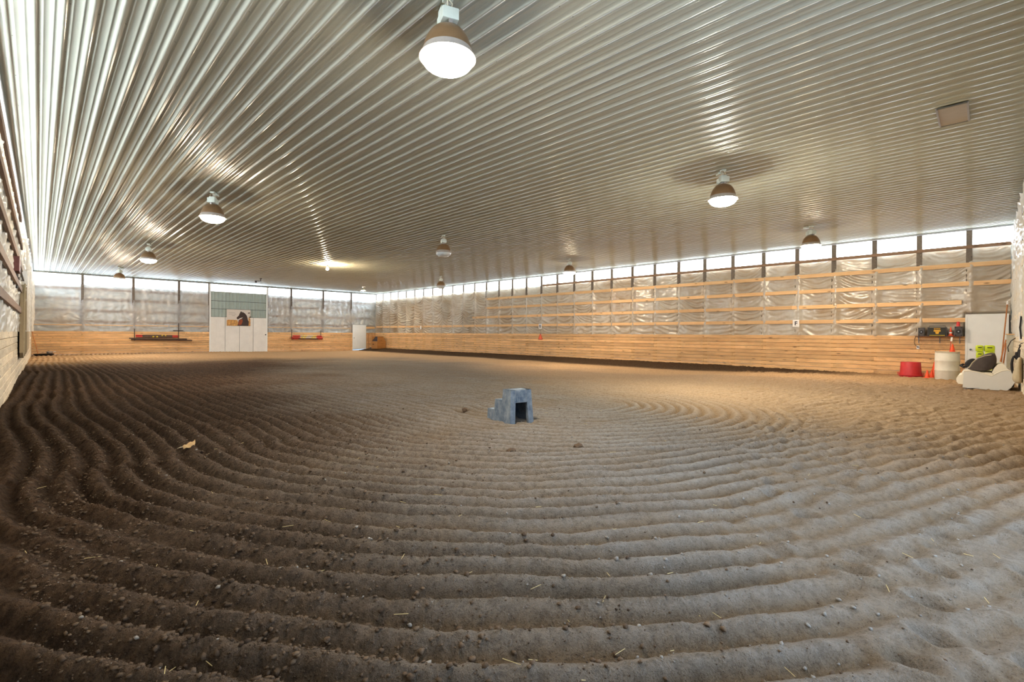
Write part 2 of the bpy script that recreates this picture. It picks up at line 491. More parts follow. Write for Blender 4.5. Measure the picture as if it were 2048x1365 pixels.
# ================================================================== PLANK HELPERS
def plank_mesh(L, h=.152, th=.038):
    """face looks to -y; length along x, chamfered long edges on the face"""
    g = .0045; c = .007
    poly = [(-th, g + c), (-th, h - g - c), (-th + c, h - g), (0, h - g), (0, g), (-th + c, g)]
    mb = MB(); n = 6
    vs = [(0.002, p[0], p[1]) for p in poly] + [(L - .002, p[0], p[1]) for p in poly]
    mb.add(vs, [tuple(range(n)), tuple(range(n, 2 * n))[::-1]] + [(i, n + i, n + (i + 1) % n, (i + 1) % n) for i in range(n)])
    return mb.mesh('plank')
_pm = {}
def plank_run(parent, mat, start, direction, length, ztop, rows, seed, piece=4.88):
    """rows of boards along direction (unit 2D) from start; face to the left-hand normal rotated -90"""
    r = random.Random(seed); ang = math.atan2(direction[1], direction[0])
    key = mat.name
    if key not in _pm:
        _pm[key] = plank_mesh(piece); _pm[key].materials.append(mat)
    for i in range(rows):
        z = ztop - (i + 1) * .152
        s = 0; first = r.choice((.25, .5, .75, 1.0)) * piece
        while s < length - .01:
            e = min(length, s + (first if s == 0 else piece))
            if length - e < .35: e = length
            o = link('plank', _pm[key], None, parent, (start[0] + direction[0] * s, start[1] + direction[1] * s, z))
            o.rotation_euler = (0, 0, ang); o.scale = ((e - s) / piece, 1 + r.uniform(-.06, .06), 1)
            s = e

# ================================================================== RIGHT LONG WALL (x = XR)
wr = MB().box(XR + .16, XR + .2, YN - .2, YF + .2, -.5, 4.13).box(XR + .16, XR + .2, YN - .2, YF + .2, 4.655, ZC + .1)
wall_r = struct('wall_right', wr.build('wall_right', m_steel_out), label='long steel-clad side wall with clerestory')
posts_y = [POST0 - BAY * k for k in range(31)] + [YF - .05]
pm = MB().box(0, .14, -.075, .075, -.45, ZC, .006).mesh('post'); pm.materials.append(m_post)
for y in posts_y: link('post', pm, None, wall_r, (XR, y, 0))
# boards facing the arena: run along -Y so that the face looks to -X
plank_run(wall_r, m_pine, (XR, YF), (0, -1), YF - .468, KICK, 10, 11)
def girt(parent, mat, p0, p1, z, h=.14, th=.038, name='girt'):
    d = Vector((p1[0] - p0[0], p1[1] - p0[1], 0)); L = d.length
    mb = MB().box(0, L, -th, 0, z - h / 2, z + h / 2, .004)
    o = mb.build(name, mat, parent, loc=(p0[0], p0[1], 0)); o.rotation_euler = (0, 0, math.atan2(d.y, d.x)); return o
ends = [(YF, .45), (24.95, .5), (23.6, YN + .05), (23.6, YN + .05)]
for z, (a, b) in zip(GIRTS, ends):
    y = a
    while y > b + .1:
        y2 = max(b, y - 4.88)
        girt(wall_r, m_girt, (XR, y), (XR, y2), z); y = y2
girt(wall_r, m_girt_dark, (XR + .02, 18.55), (XR + .02, YN + .05), GIRTS[4], .11, .04, 'sill')
trim = MB().box(XR - .05, XR + .15, YN, YF, ZC - .075, ZC - .022, .004)
struct('trim_1', trim.build('trim_1', m_trim), label='grey steel header along the clerestory')

win_r = struct('window_1', label='clerestory band of translucent panels on the long wall')
seam = MB()
ys = sorted(posts_y)
for a, b in zip([YN - .1] + ys, ys + [YF + .1]):
    if b - a < .1: continue
    MB().box(XR + .145, XR + .155, a + .02, b - .02, 4.10, 4.66).build('pane', m_pane, win_r)
    y = a + (b - a) * .42
    MB().box(XR + .135, XR + .145, y - .006, y + .006, 4.1, 4.66).build('seam', m_trim, win_r)

# plastic sheet on the long wall
def fold_field(u, z, bay, rs, lam=.11):
    """swag folds inside one bay: u 0..1 across, z height; returns -1..1"""
    a = rs[bay % len(rs)]
    sag = a[0]; sl = a[1]
    ph = (z + sag * 4 * u * (1 - u) + sl * u) / (lam * a[2]) + a[3] * 3
    return np.sin(2 * PI * ph)
def wall_sheet(name, mat, P0, P1, z0, z1, nrm, nodes, seed, back=None, label='', res=.035, amp=.018, top_wave=.10, style='swag', big=None):
    """sheet between P0 and P1 (2D), bulging along nrm; nodes = positions of posts along the run"""
    L = math.hypot(P1[0] - P0[0], P1[1] - P0[1]); d = ((P1[0] - P0[0]) / L, (P1[1] - P0[1]) / L)
    n = int(L / res); m = int((z1 - z0) / res)
    s = np.linspace(0, L, n)[:, None] * np.ones((1, m)); zz = np.linspace(z0, z1, m)[None, :] * np.ones((n, 1))
    nodes = np.array(sorted(nodes)); idx = np.clip(np.searchsorted(nodes, s) - 1, 0, len(nodes) - 2)
    a = nodes[idx]; b = nodes[idx + 1]; u = np.clip((s - a) / (b - a), 0, 1)
    r = np.random.RandomState(seed)
    prm = np.stack([r.uniform(.12, .5, 97), r.uniform(-.5, .5, 97), r.uniform(.8, 1.7, 97), r.uniform(0, 1, 97)], 1)
    row = np.digitize(zz, GIRTS)
    k = (idx * 3 + row * 7) % 97
    A = prm[k]
    env = np.sin(PI * u) ** .5
    wp_ = fbm(s * 1.1, zz * 1.4, seed + 21, 3) - .5
    edge = np.exp(-(np.minimum(u, 1 - u) * (b - a) / .10) ** 2)
    if style == 'swag':
        ph = (zz + A[..., 0] * 4 * u * (1 - u) * .6 + A[..., 1] * u * .9 + .28 * wp_) / (.17 * A[..., 2]) + A[..., 3] * 3
        f = np.sin(2 * PI * ph); f = np.sign(f) * np.abs(f) ** .8
        f = f * (.15 + sstep(.36, .62, fbm(s * .9 + 7, zz * 1.2, seed + 31, 3)))
    else:
        f = np.sin(2 * PI * (s + .5 * wp_ + .12 * (zz - 2.5) * A[..., 1]) / .42) * (.2 + sstep(.35, .65, fbm(s * .8, zz * .5, seed + 31, 3)))
        for nd in nodes:
            dx = s - nd; dz = zz - 1.85; r_ = np.hypot(dx, dz)
            f = f + 1.5 * np.sin(np.arctan2(dz, dx) * 11 + wp_ * 4) * np.exp(-r_ / .55)
        f = f + 1.6 * np.sin(2 * PI * (zz + .28 * 4 * u * (1 - u)) / .34) * sstep(1.9, 1.45, zz) * env
    fine = fbm(s * 3.0, zz * 7, seed + 3, 4) - .5
    crink = (fbm(s * 24, zz * 16, seed + 5, 3) - .35) * edge * .05
    dep = amp * (1 + big(s) if big else 1) * (.45 + .8 * vnoise(idx * 3.3 + .5, row * 2.7 + .5, seed)) * f * env + .05 * fine * env + crink
    sagd = -.05 * env * (1 - edge) + .024 * edge
    off = dep + sagd + (back(zz, s) if back is not None else 0)
    # wavy top edge that hangs between the posts
    tw = top_wave * (.4 + vnoise(idx * 1.9 + .5, 0 * s + .5, seed + 9)) * 4 * u * (1 - u) + .05 * fbm(s * 2, 0 * s, seed, 2)
    zt = zz - tw * ((zz - z0) / (z1 - z0)) ** 6
    P = np.stack([P0[0] + d[0] * s + nrm[0] * off, P0[1] + d[1] * s + nrm[1] * off, zt], -1)
    o = link(name, grid_mesh(name, P, mat), None)
    return tag(o, label, 'plastic sheet')
nodes = [YF - y for y in posts_y] + [0, YF - YN]
wall_sheet('plastic_sheet', m_sheet_r, (XR - .012, YF - .05), (XR - .012, YN + .08), 1.20, 4.14, (-1, 0),
           nodes, 3, back=lambda z, s: -.055 * sstep(3.52, 3.66, z) * sstep(14.2, 15, s) - .11 * ((s > YF - .54) & (z < 1.97)),
           label='dusty beige plastic sheeting swagged between posts of the long wall', amp=.027, big=lambda s: 1.6 * sstep(14.5, 12.5, s))

# ================================================================== FAR WALL (y = YF)
wf = MB().box(-.6, XR + .2, YF + .2, YF + .24, -.5, 4.10).box(-.6, XR + .2, YF + .2, YF + .24, 4.655, ZC + .1)
wall_f = struct('wall_far', wf.build('wall_far', m_steel_out), label='steel-clad end wall')
FP = [1.855, 4.25, 6.65, 8.40, 12.17, 13.91, 16.43, 18.84]
pm2 = MB().box(-.065, .065, 0, .14, -.45, ZC, .006).mesh('post'); pm2.materials.append(m_post)
for x in FP: link('post', pm2, None, wall_f, (x, YF, 0))
plank_run(wall_f, m_pine, (LX(YF), YF), (1, 0), 8.44 - LX(YF), KICK, 10, 21)
plank_run(wall_f, m_pine, (12.13, YF), (1, 0), 18.93 - 12.13, KICK, 10, 22)
plank_run(wall_f, m_pine, (20.17, YF), (1, 0), XR - 20.17, KICK, 10, 23)
for z in (1.80, 2.47, 3.16, 3.78):
    for a, b in ((LX(YF), 8.4), (12.17, XR)):
        girt(wall_f, m_girt_dark, (a, YF + .2), (b, YF + .2), z, .14, .04)
for a, b in ((LX(YF), 8.4), (12.17, 18.9), (20.2, XR)):
    girt(wall_f, m_girt, (a, YF - .0), (b, YF - .0), 1.60, .05, .02, 'batten')
girt(wall_f, m_girt, (20.17, YF), (XR, YF), 1.68, .14, .03)
struct('trim_2', MB().box(LX(YF), XR, YF - .05, YF + .19, ZC - .10, ZC - .022, .004).build('trim_2', m_trim_dark), label='olive steel header along the end wall')
win_f = struct('window_2', label='clerestory band of translucent panels on the end wall')
xs = [LX(YF)] + FP + [XR]
for a, b in zip(xs[:-1], xs[1:]):
    nn = 4 if abs(a - 8.4) < .01 else 3
    for k in range(nn):
        x0 = a + (b - a) * k / nn; x1 = a + (b - a) * (k + 1) / nn
        MB().box(x0 + .012, x1 - .012, YF + .185, YF + .195, 4.05, 4.66).build('pane', m_pane_end, win_f)
        if k: MB().box(x0 - .012, x0 + .012, YF + .17, YF + .185, 4.05, 4.66).build('seam', m_trim, win_f)
bk = lambda z, s: -.055 * sstep(2.7, 3.4, z)
o0 = LX(YF)
wall_sheet('plastic_sheet', m_sheet_f, (o0 + .03, YF - .012), (8.36, YF - .012), 1.20, 4.58, (0, -1), [0, 1.855 - o0, 4.25 - o0, 6.65 - o0, 8.36 - o0], 12,
           back=bk, label='clear plastic sheeting on the end wall over the rusty pole rack', amp=.030, top_wave=.40, style='hang')
wall_sheet('plastic_sheet', m_sheet_f, (12.2, YF - .012), (XR - .05, YF - .012), 1.20, 4.60, (0, -1), [0, 13.91 - 12.2, 16.43 - 12.2, 18.84 - 12.2, XR - 12.25], 15,
           back=lambda z, s: bk(z, s) - .12 * ((s > 6.68) & (s < 8.02) & (z < 1.93)), label='clear plastic sheeting on the end wall over the red pole rack', amp=.032, top_wave=.12, style='hang')


# ================================================================== PLANK SIDE WALL (left)
wall_l = struct('wall_left', label='long side wall of grey planks and sheeting')
def lwall_box(y0, y1, x0, x1, z0, z1, name, mat, parent, c=0):
    a = Vector((LX(y0), y0, 0)); b = Vector((LX(y1), y1, 0)); d = b - a
    mb = MB().box(0, d.length, -x1, -x0, z0, z1, c)
    o = mb.build(name, mat, parent, loc=a); o.rotation_euler = (0, 0, math.atan2(d.y, d.x)); return o
lwall_box(YN - .2, YF + .2, -.22, -.17, -.5, 4.14, 'siding', m_steel_out, wall_l)
lwall_box(YN - .2, YF + .2, -.22, -.17, 4.635, ZC + .1, 'siding', m_steel_out, wall_l)
ld = Vector((LX(YF) - LX(YN), YF - YN, 0)).normalized()
plank_run(wall_l, m_pine_grey, (LX(YN), YN), (ld.x, ld.y), YF - YN, KICK, 10, 31)
pm3 = MB().box(-.14, 0, -.065, .065, -.45, ZC, .006).mesh('post'); pm3.materials.append(m_girt)
for k in range(31): 
    y = POST0 - BAY * k; link('post', pm3, None, wall_l, (LX(y) - .005, y, 0))
for z in GIRTS:
    y = YN + .1
    while y < 18.7:
        y2 = min(18.75 if z < 3.8 else 17.6, y + 4.88)
        if y2 - y < .2: break
        lwall_box(y, y2, 0.06, .105, z - .07, z + .07, 'girt', m_girt_dark, wall_l, .004); y = y2
win_l = struct('window_3', label='clerestory band of translucent panels on the side wall')
for k in range(31):
    y = POST0 - BAY * k
    lwall_box(y - BAY + .02, y - .02, -.16, -.15, 4.13, 4.64, 'pane', m_pane, win_l)
lwall_box(POST0 + .02, YF, -.16, -.15, 4.13, 4.64, 'pane', m_pane, win_l)
struct('trim_3', lwall_box(YN, YF, 0, .085, ZC - .11, ZC - .02, 'trim_3', m_trim, None, .006), label='grey steel angle along the ceiling edge')
o = wall_sheet('plastic_sheet', m_sheet_l, (LX(YN) + .008, YN + .1), (LX(YF) + .008, YF - .03), 1.20, 4.13, (1, 0),
               [0] + [POST0 - BAY * k - YN for k in range(31)] + [YF - YN], 41,
               back=lambda z, s: .10 * sstep(19.6, 21, s) * (.4 + fbm(s * .8, z * 1.4, 5, 3)) + .03, label='pale plastic sheeting on the side wall above grey planks', amp=.022)

# ================================================================== NEAR END WALL (y = YN) with an unseen doorway added to let in daylight, behind the camera's right
DX0, DX1, DZ = 1.3, 5.3, 3.4
wn = MB().box(-.7, DX0, YN - .24, YN - .2, -.5, ZC + .1).box(DX1, XR + .2, YN - .24, YN - .2, -.5, ZC + .1).box(DX0, DX1, YN - .24, YN - .2, DZ, ZC + .1)
wall_n = struct('wall_near', wn.build('wall_near', m_steel_out), label='end wall with an unseen open doorway added for daylight')
for x in [DX0 - .07, DX1 + .07] + [7.8 + 2.44 * k for k in range(6)]:
    o = link('post', pm2, None, wall_n, (x, YN - .145, 0))
plank_run(wall_n, m_pine_grey, (XR, YN), (-1, 0), XR - DX1 - .1, KICK, 10, 51)
for z in GIRTS:
    x = XR - .05
    while x > DX1 + .2:
        x2 = max(DX1 + .15, x - 4.88)
        girt(wall_n, m_pine_grey if z < 3 else m_girt_dark, (x, YN), (x2, YN), z); x = x2
wall_sheet('plastic_sheet', m_sheet_l, (XR - .05, YN + .008), (DX1 + .15, YN + .008), 1.20, 4.62, (0, 1), [0.0] + [1.22 * k for k in range(1, 14)], 55,
           back=lambda z, s: .05 * (fbm(s * 1.1, z * 1.3, 6, 3)), label='pale plastic sheeting bulging on the end wall above the hanging canvas bag', amp=.03)

# ================================================================== DOORS
# big sliding door in the end wall
door = struct('door_1', loc=(8.46, YF, 0), label='wide sliding door, white boards below ribbed steel')
DW = 12.11 - 8.46
m_teal = plain('teal_steel', (150, 164, 158), .4, .1, .12, 4)
m_dboard = plain('door_board', (238, 236, 232), .6, 0, .14, 1.6, .06)
m_gap = plain('dark_gap', (70, 74, 74), .7)
bw = DW / 4
for k in range(4):
    MB().box(k * bw + .012, (k + 1) * bw - .012, -.035, 0, -.30, 2.28, .005).build('door_board', m_dboard, door)
MB().box(0, DW, 0, .02, -.30, 4.07).build('door_backing', m_gap, door)
px = []
x = .02
while x < DW - .05:
    px += [(x, 0), (x + .15, 0), (x + .165, -.022), (x + .195, -.022), (x + .21, 0)]; x += .2286
px = np.array([p for p in px if p[0] < DW - .02])
for z0, z1 in ((2.30, 2.84), (2.87, 3.40), (3.43, 4.05)):
    P = np.zeros((len(px), 2, 3)); P[:, :, 0] = px[:, :1]; P[:, :, 1] = px[:, 1:2] - .012; P[:, 0, 2] = z0; P[:, 1, 2] = z1
    link('ribbed_panel', grid_mesh('ribbed_panel', P, m_teal, smooth=False), None, door)
MB().box(-.06, .03, -.05, .02, -.3, 4.62, .004).box(DW - .03, DW + .06, -.05, .02, -.3, 4.62, .004).build('door_frame', m_white_door, door)
MB().box(-.02, DW + .02, -.05, -.0, 4.045, 4.085, .004).build('door_track', m_white_door, door)
MB().box(DW - .11, DW - .03, -.07, -.03, 1.0, 1.08, .006).build('latch', m_black, door)

def man_door(name, loc, rz, w, h, label, knob_x):
    d = struct(name, loc=loc, label=label); d.rotation_euler = (0, 0, rz)
    MB().box(0, w, -.045, 0, 0, h, .004).build('door_leaf', m_white_door, d)
    t = .05
    MB().box(-t, 0, -.055, .02, 0, h + t, .003).box(w, w + t, -.055, .02, 0, h + t, .003).box(0, w, -.055, .02, h, h + t, .003).build('door_frame', m_white_door, d)
    k = MB().lathe([(.026, 0), (.026, .006), (.011, .01), (.011, .035), (.026, .045), (.030, .06), (.022, .075)], 14)
    k.xf(Matrix.Translation((knob_x, -.045, .95)) @ Matrix.Rotation(PI / 2, 4, 'X'))
    k.build('knob', plain(name + '_knob', (110, 112, 118), .3, .8), d, True)
    return d
man_door('door_2', (18.98, YF - .0, -.17), 0, 1.15, 2.03, 'white steel door in the end wall near the corner bin', .08)
man_door('door_3', (XR, .415, -.16), -PI / 2, .87, 2.03, 'white steel door beside the shelf', .08)

# banner with a horse on the sliding door
def bx(px_): return 9.455 + (px_ - 453) * (1.596 / 49)
def bz(py_): return 2.879 - (py_ - 618) * (1.221 / 35)
def cp(p): return (bx(440 + p[0] / 25.6), bz(610 + p[1] / 25.6))
yb = YF - .075
ban = thing('banner', (bx(477), yb, bz(652.6)), 'horse-head banner hung on the white sliding door', 'banner')
def bpart(name, poly, y0, mat, parent=ban):
    mb = MB().prism([cp(p) for p in poly], y0 - .004, y0)
    mb.v = [(a - ban.location.x, b - ban.location.y, c - ban.location.z) for a, b, c in mb.v]
    return mb.build(name, mat, parent)
bpart('banner_sheet', [(330, 230), (1540, 230), (1540, 1092), (330, 1092)], yb, plain('banner_white', (216, 208, 200), .6, 0, .06, 3))
t = NT('autumn_print'); v = t.coord('Object'); n = t.noise(v, 9, 5, .7)
m_autumn = t.done(t.bsdf(t.mix(t.ramp(n, .35, .65), lin(150, 104, 62), lin(232, 176, 96)), .6))
bpart('leaf_print', [(335, 800), (420, 770), (640, 775), (860, 785), (900, 900), (880, 1086), (335, 1086)], yb - .004, m_autumn)
bpart('leaf_print', [(1440, 640), (1500, 640), (1535, 800), (1535, 1086), (1440, 1086)], yb - .004, m_autumn)
m_horse = plain('horse_print', (64, 46, 42), .6, 0, .4, 5)
bpart('horse_print', [(1005, 320), (1030, 352), (1062, 310), (1092, 350), (1180, 370), (1280, 450), (1350, 550), (1380, 650), (1402, 760), (1452, 860),
                      (1432, 1086), (870, 1086), (892, 980), (930, 800), (990, 750), (1080, 700), (1150, 640), (1040, 660), (960, 700), (900, 742),
                      (850, 730), (825, 690), (835, 640), (900, 580), (948, 530), (955, 470), (1000, 400)], yb - .008, m_horse)
bpart('horse_chest', [(940, 830), (1000, 770), (1120, 720), (1130, 860), (1060, 1030), (930, 1050), (905, 980)], yb - .012, plain('chest_print', (168, 78, 36), .6, 0, .5, 7))
for y_, w_, o_ in ((395, 330, 420), (470, 380, 425), (550, 170, 580)):
    bpart('print_line', [(o_, y_), (o_ + w_, y_ - 4), (o_ + w_, y_ + 16), (o_, y_ + 18)], yb - .004, plain('grey_print', (172, 164, 160), .6))
for a_, b_ in ((1380, 410), (1440, 625)):
    bpart('leaf_sprig', [(a_, b_), (a_ + 80, b_ - 50), (a_ + 150, b_ - 30), (a_ + 90, b_ + 22)], yb - .004, plain('sprig_print', (84, 66, 52), .6))

# ================================================================== LAMPS
m_dome = plain('bronze_dome', (150, 118, 84), .32, .35, .25, 4, .03)
m_domeband = plain('prismatic_band', (176, 166, 156), .3, .1, .12, 20, .1)
m_ballast = plain('ballast_paint', (206, 212, 200), .5, .1, .1, 7)
m_rim = plain('rim_steel', (180, 172, 166), .35, .5)
m_wire = plain('cream_wire', (206, 196, 170), .6)
LC = {'warm': (1, .80, .56), 'green': (1.0, .97, .80), 'white': (1, .87, .68)}
m_lens = {k: emit('lens_' + k, c, LAMP_STRENGTH * (1.6 if k == 'green' else 1)) for k, c in LC.items()}
t = NT('lens_off'); m_lens['off'] = t.done(t.bsdf(lin(196, 204, 206), .2, 0, None, .6))
lamp_mesh = {}
def lamp_parts():
    L = {}
    L['mount_box'] = (MB().box(-.05, .05, -.05, .05, -.045, 0, .006).box(.12, .26, -.05, .04, -.06, 0, .008).tube([(.05, 0, -.03), (.13, 0, -.03)], .012, 8).mesh('mount_box', True), m_ballast)
    ch = MB()
    for k in range(3):
        z = -.055 - k * .036
        r = .016
        pts = [(r * math.cos(a) * (1 if k % 2 else 0) , r * math.cos(a) * (0 if k % 2 else 1), z + .024 * math.sin(a)) for a in np.linspace(0, 2 * PI, 11)]
        ch.tube(pts, .0045, 5, False)
    L['chain'] = (ch.mesh('chain', True), m_rim)
    w = MB()
    w.tube([(.04, 0, -.04), (-.05, .02, -.07), (-.10, .03, -.11), (-.07, .02, -.15)], .006, 6)
    w.tube([(.03, 0, -.04), (.09, -.02, -.09), (.08, -.03, -.13), (.05, -.02, -.15)], .006, 6)
    w.tube([(-.02, 0, -.04), (-.06, -.03, -.1), (-.03, -.03, -.15)], .005, 6)
    L['cord'] = (w.mesh('cord', True), m_wire)
    L['ballast_cap'] = (MB().box(-.075, .075, -.06, .06, -.175, -.14, .008).mesh('ballast_cap', True), m_ballast)
    L['ballast_box'] = (MB().box(-.125, -.003, -.085, .085, -.295, -.175, .010).box(.003, .125, -.085, .085, -.295, -.175, .010).mesh('ballast_box', True), m_ballast)
    L['bracket'] = (MB().box(-.118, -.10, -.02, .02, -.345, -.29, .003).box(.10, .118, -.02, .02, -.345, -.29, .003).lathe([(.06, -.33), (.06, -.29)], 16).mesh('bracket', True), m_rim)
    pr = [(.078, -.318), (.10, -.325), (.145, -.352), (.185, -.395), (.218, -.45), (.240, -.51), (.252, -.565)]
    L['reflector'] = (MB().lathe(pr + [(.246, -.566), (.21, -.456), (.14, -.36), (.09, -.332)], 40, cap0=True, cap1=True).mesh('reflector', True), m_dome)
    L['reflector_band'] = (MB().lathe([(.2525, -.563), (.266, -.60), (.276, -.634), (.270, -.635), (.246, -.567)], 40, cap0=False, cap1=False).mesh('reflector_band', True), m_domeband)
    L['rim'] = (MB().lathe([(.262, -.630), (.288, -.634), (.290, -.642), (.262, -.646), (.262, -.630)], 40, cap0=False, cap1=False).mesh('rim', True), m_rim)
    cap = []
    for k in range(11):
        a = PI / 2 * k / 10; cap.append((max(.262 * math.cos(a) ** .8, .004), -.644 - .125 * math.sin(a)))
    L['lens'] = (MB().lathe(cap, 40, cap0=True, cap1=True).mesh('lens', True), None)
    return L
LP = lamp_parts()
for k, (me_, m_) in LP.items():
    if m_: me_.materials.append(m_)
lens_me = {}
for k in ('warm', 'green', 'white', 'off'):
    c = LP['lens'][0].copy(); c.materials.append(m_lens[k]); lens_me[k] = c
lamps = [
    (2.97, 3.93, 'white', .4, 'large lit bay lamp overhead, its wires cut by the top edge of the photo'),
    (3.03, 13.5, 'warm', .2, 'lit bronze bay lamp, second along the row by the grey plank wall'),
    (3.05, 23.3, 'warm', .5, 'lit bronze bay lamp, third along the row by the grey plank wall'),
    (3.07, 33.0, 'warm', .1, 'lit bay lamp overlapping the end wall, last along the grey plank wall'),
    (10.07, 13.5, 'off', .3, 'unlit bay lamp with a grey glass lens in the middle of the ceiling'),
    (10.12, 3.9, 'green', .0, 'brightest lit bay lamp with a sharp dark disc on the ceiling above'),
    (17.2, 3.9, 'warm', .25, 'lit bay lamp hanging before the clerestory above the F marker'),
    (17.2, 13.5, 'warm', .15, 'lit bay lamp hanging before the clerestory above the orange triangle'),
    (17.2, 23.3, 'off', .35, 'small unlit bay lamp before the clerestory, farther than the orange triangle'),
]
for X, Y, kind, rz, lab in lamps:
    r = thing('bay_lamp', (X, Y, ZC), lab, 'lamp', rz + PI / 4, 'bay lamps in rows under the ceiling')
    for k, (me_, m_) in LP.items():
        o = link(k, lens_me[kind] if k == 'lens' else me_, None, r)
m_bulb = emit('bulb_glow', (1, .80, .52), 1600)
def bulb_fixture(X, Y, lit, label, shade=False):
    r = thing('bulb_fixture', (X, Y, ZC), label, 'lamp')
    MB().lathe([(.075, 0), (.075, -.03), (.05, -.05)], 16).build('ceiling_rose', m_ballast if lit else m_dark_metal, r, True)
    MB().lathe([(.022, -.05), (.026, -.16), (.022, -.17)], 12).build('socket', m_dark_metal, r, True)
    b = [(.02, -.17), (.035, -.20), (.055, -.24), (.06, -.27), (.045, -.31), (.01, -.325)]
    MB().lathe(b, 16).build('bulb', m_bulb if lit else m_lens['off'], r, True)
    if shade:
        MB().lathe([(.04, -.15), (.13, -.22), (.19, -.30), (.185, -.302), (.12, -.225), (.035, -.155)], 20, cap0=False, cap1=False).build('lamp_shade', m_ballast, r, True)
    else:
        if not lit:
            MB().box(-.34, .02, -.06, .06, -.20, -.17, .006).lathe([(.05, -.2), (.06, -.27), (.03, -.3)], 12, (-.28, 0, 0)).build('side_arm', m_dark_metal, r, True)
    return r
bulb_fixture(10.25, 23.4, True, 'bare glowing bulb on the ceiling above the white end-wall door side')
bulb_fixture(10.1, 33.0, False, 'small dark double-bulb fixture on the ceiling before the sliding door')
bulb_fixture(17.2, 33.0, True, 'small white shaded light near the end-wall corner', True)

# attic hatch
h = thing('attic_hatch', (10.05, .37, ZC - .02), 'tan patched access hatch screwed to the ribbed ceiling', 'hatch')
MB().box(-.42, .42, -.17, .17, -.012, -.002, .003).build('hatch_panel', plain('hatch_tan', (166, 154, 136), .4, 0, .15, 5), h)
for s in (-1, 1):
    MB().box(-.43, .43, s * .17 - .012, s * .17 + .012, -.018, .0, .002).build('batten', m_trim, h)
    MB().box(s * .42 - .012, s * .42 + .012, -.17, .17, -.018, 0, .002).build('batten', m_trim_dark, h)

# ================================================================== WALL SIGNS
def letter_mesh(ch, size):
    cu = bpy.data.curves.new('letter', 'FONT'); cu.body = ch; cu.size = size; cu.extrude = .002; cu.offset = .006
    cu.align_x = 'CENTER'; cu.align_y = 'CENTER'
    o = bpy.data.objects.new('letter', cu); C.objects.link(o)
    dg = bpy.context.evaluated_depsgraph_get(); dg.update()
    me_ = bpy.data.meshes.new_from_object(o.evaluated_get(dg)); bpy.data.objects.remove(o); me_.materials.clear(); return me_
def marker(y, z, w, hgt, ch, label):
    r = thing('arena_marker', (XR - .06, y, z), label, 'sign', -PI / 2)
    MB().box(-w / 2, w / 2, -.012, 0, -hgt / 2, hgt / 2, .003).build('marker_board', m_paper, r)
    if ch:
        o = link('letter', letter_mesh(ch, hgt * .78), m_ink, r, (0, -.016, -.01)); o.rotation_euler = (PI / 2, 0, 0)
    return r
marker(5.27, 1.69, .23, .28, 'F', 'white arena marker with a dark letter F on the long wall')
marker(18.69, 1.67, .24, .30, 'B', 'white arena marker with letter B above the orange triangle')
marker(31.1, 1.66, .16, .26, None, 'small white tag pinned to the batten near the corner bin')
tri = thing('warning_triangle', (XR - .042, 18.69, .87), 'orange slow-vehicle triangle on the plank wall below the B marker', 'sign', -PI / 2)
def tri_poly(s, cut): 
    return [(-s + cut, 0), (s - cut, 0), (s - cut * .5, cut * .8), (cut * .5, s * 1.78), (-cut * .5, s * 1.78), (-s + cut * .5, cut * .8)]
MB().prism(tri_poly(.20, .05), -.006, 0).build('triangle_border', plain('dark_orange', (206, 74, 40), .5), tri)
mb = MB().prism([(x * .68, z * .68 + .045) for x, z in tri_poly(.20, .05)], -.011, -.006); mb.build('triangle_face', plain('glow_orange', (255, 110, 62), .5), tri)

# ================================================================== POLE RACKS ON THE END WALL
def rack(x, z0, z1, label):
    r = thing('pole_bracket', (x, YF - .04, z0), label, 'bracket')
    MB().box(-.02, .02, -.02, .0, 0, z1 - z0, .003).build('bracket_upright', m_dark_metal, r)
    MB().tube([(0, -.01, .06), (0, -.16, .0), (0, -.32, .02), (0, -.36, .10)], .016, 8).build('bracket_hook', m_dark_metal, r, True)
    return r
rack(4.30, .66, 1.40, 'rusty wall hook holding the dark pole ends nearer the plank side wall')
rk = rack(6.62, .62, 1.80, 'tall rusty wall hook with a cross peg beside the sliding door bay')
MB().box(-.30, .26, -.05, -.01, .66, .70, .004).build('cross_peg', m_dark_metal, rk)
rack(13.93, .68, 1.46, 'wall hook by the sliding door holding the red pole bundle')
rack(16.20, .68, 1.40, 'wall hook nearer the white door holding the red pole bundle')
m_polebrown = plain('pole_brown', (96, 74, 62), .6, 0, .3, 10)
m_polered = plain('pole_red', (196, 62, 52), .5, 0, .2, 10)
m_polewhite = plain('pole_white', (214, 196, 178), .5, 0, .2, 10)
m_yellow = plain('band_yellow', (238, 206, 60), .5)
def pole(x0, x1, z0, z1, dy, r, spec, label):
    t_ = thing('jump_pole', (x0, YF - dy, z0), label, 'pole', 0, 'jump poles on the end wall racks')
    d = Vector((x1 - x0, 0, z1 - z0)); ang = math.atan2(d.z, d.x); L = d.length
    rot = Matrix.Rotation(-ang, 4, 'Y')
    for a, b, m_, nm in spec:
        rr = r * (1.12 if nm == 'band' else 1)
        MB().tube([(a * L, 0, 0), (b * L, 0, 0)], rr, 12).xf(rot).build(nm, m_, t_, True)
    return t_
pole(4.12, 7.36, .72, .64, .20, .045, [(0, 1, m_polebrown, 'pole_body')], 'longest dark pole at the bottom of the rusty rack')
pole(4.02, 7.05, .80, .73, .29, .042, [(0, 1, m_polebrown, 'pole_body')], 'dark brown pole second from the bottom of the rusty rack')
yb2 = [(0, .15, m_polered, 'pole_stripe'), (.15, .86, m_polebrown, 'pole_body'), (.86, 1, m_polered, 'pole_stripe')]
pole(4.36, 6.58, .90, .87, .16, .045, yb2 + [(.38, .42, m_yellow, 'band'), (.47, .51, m_yellow, 'band')], 'red-ended pole with two yellow bands in the rusty rack')
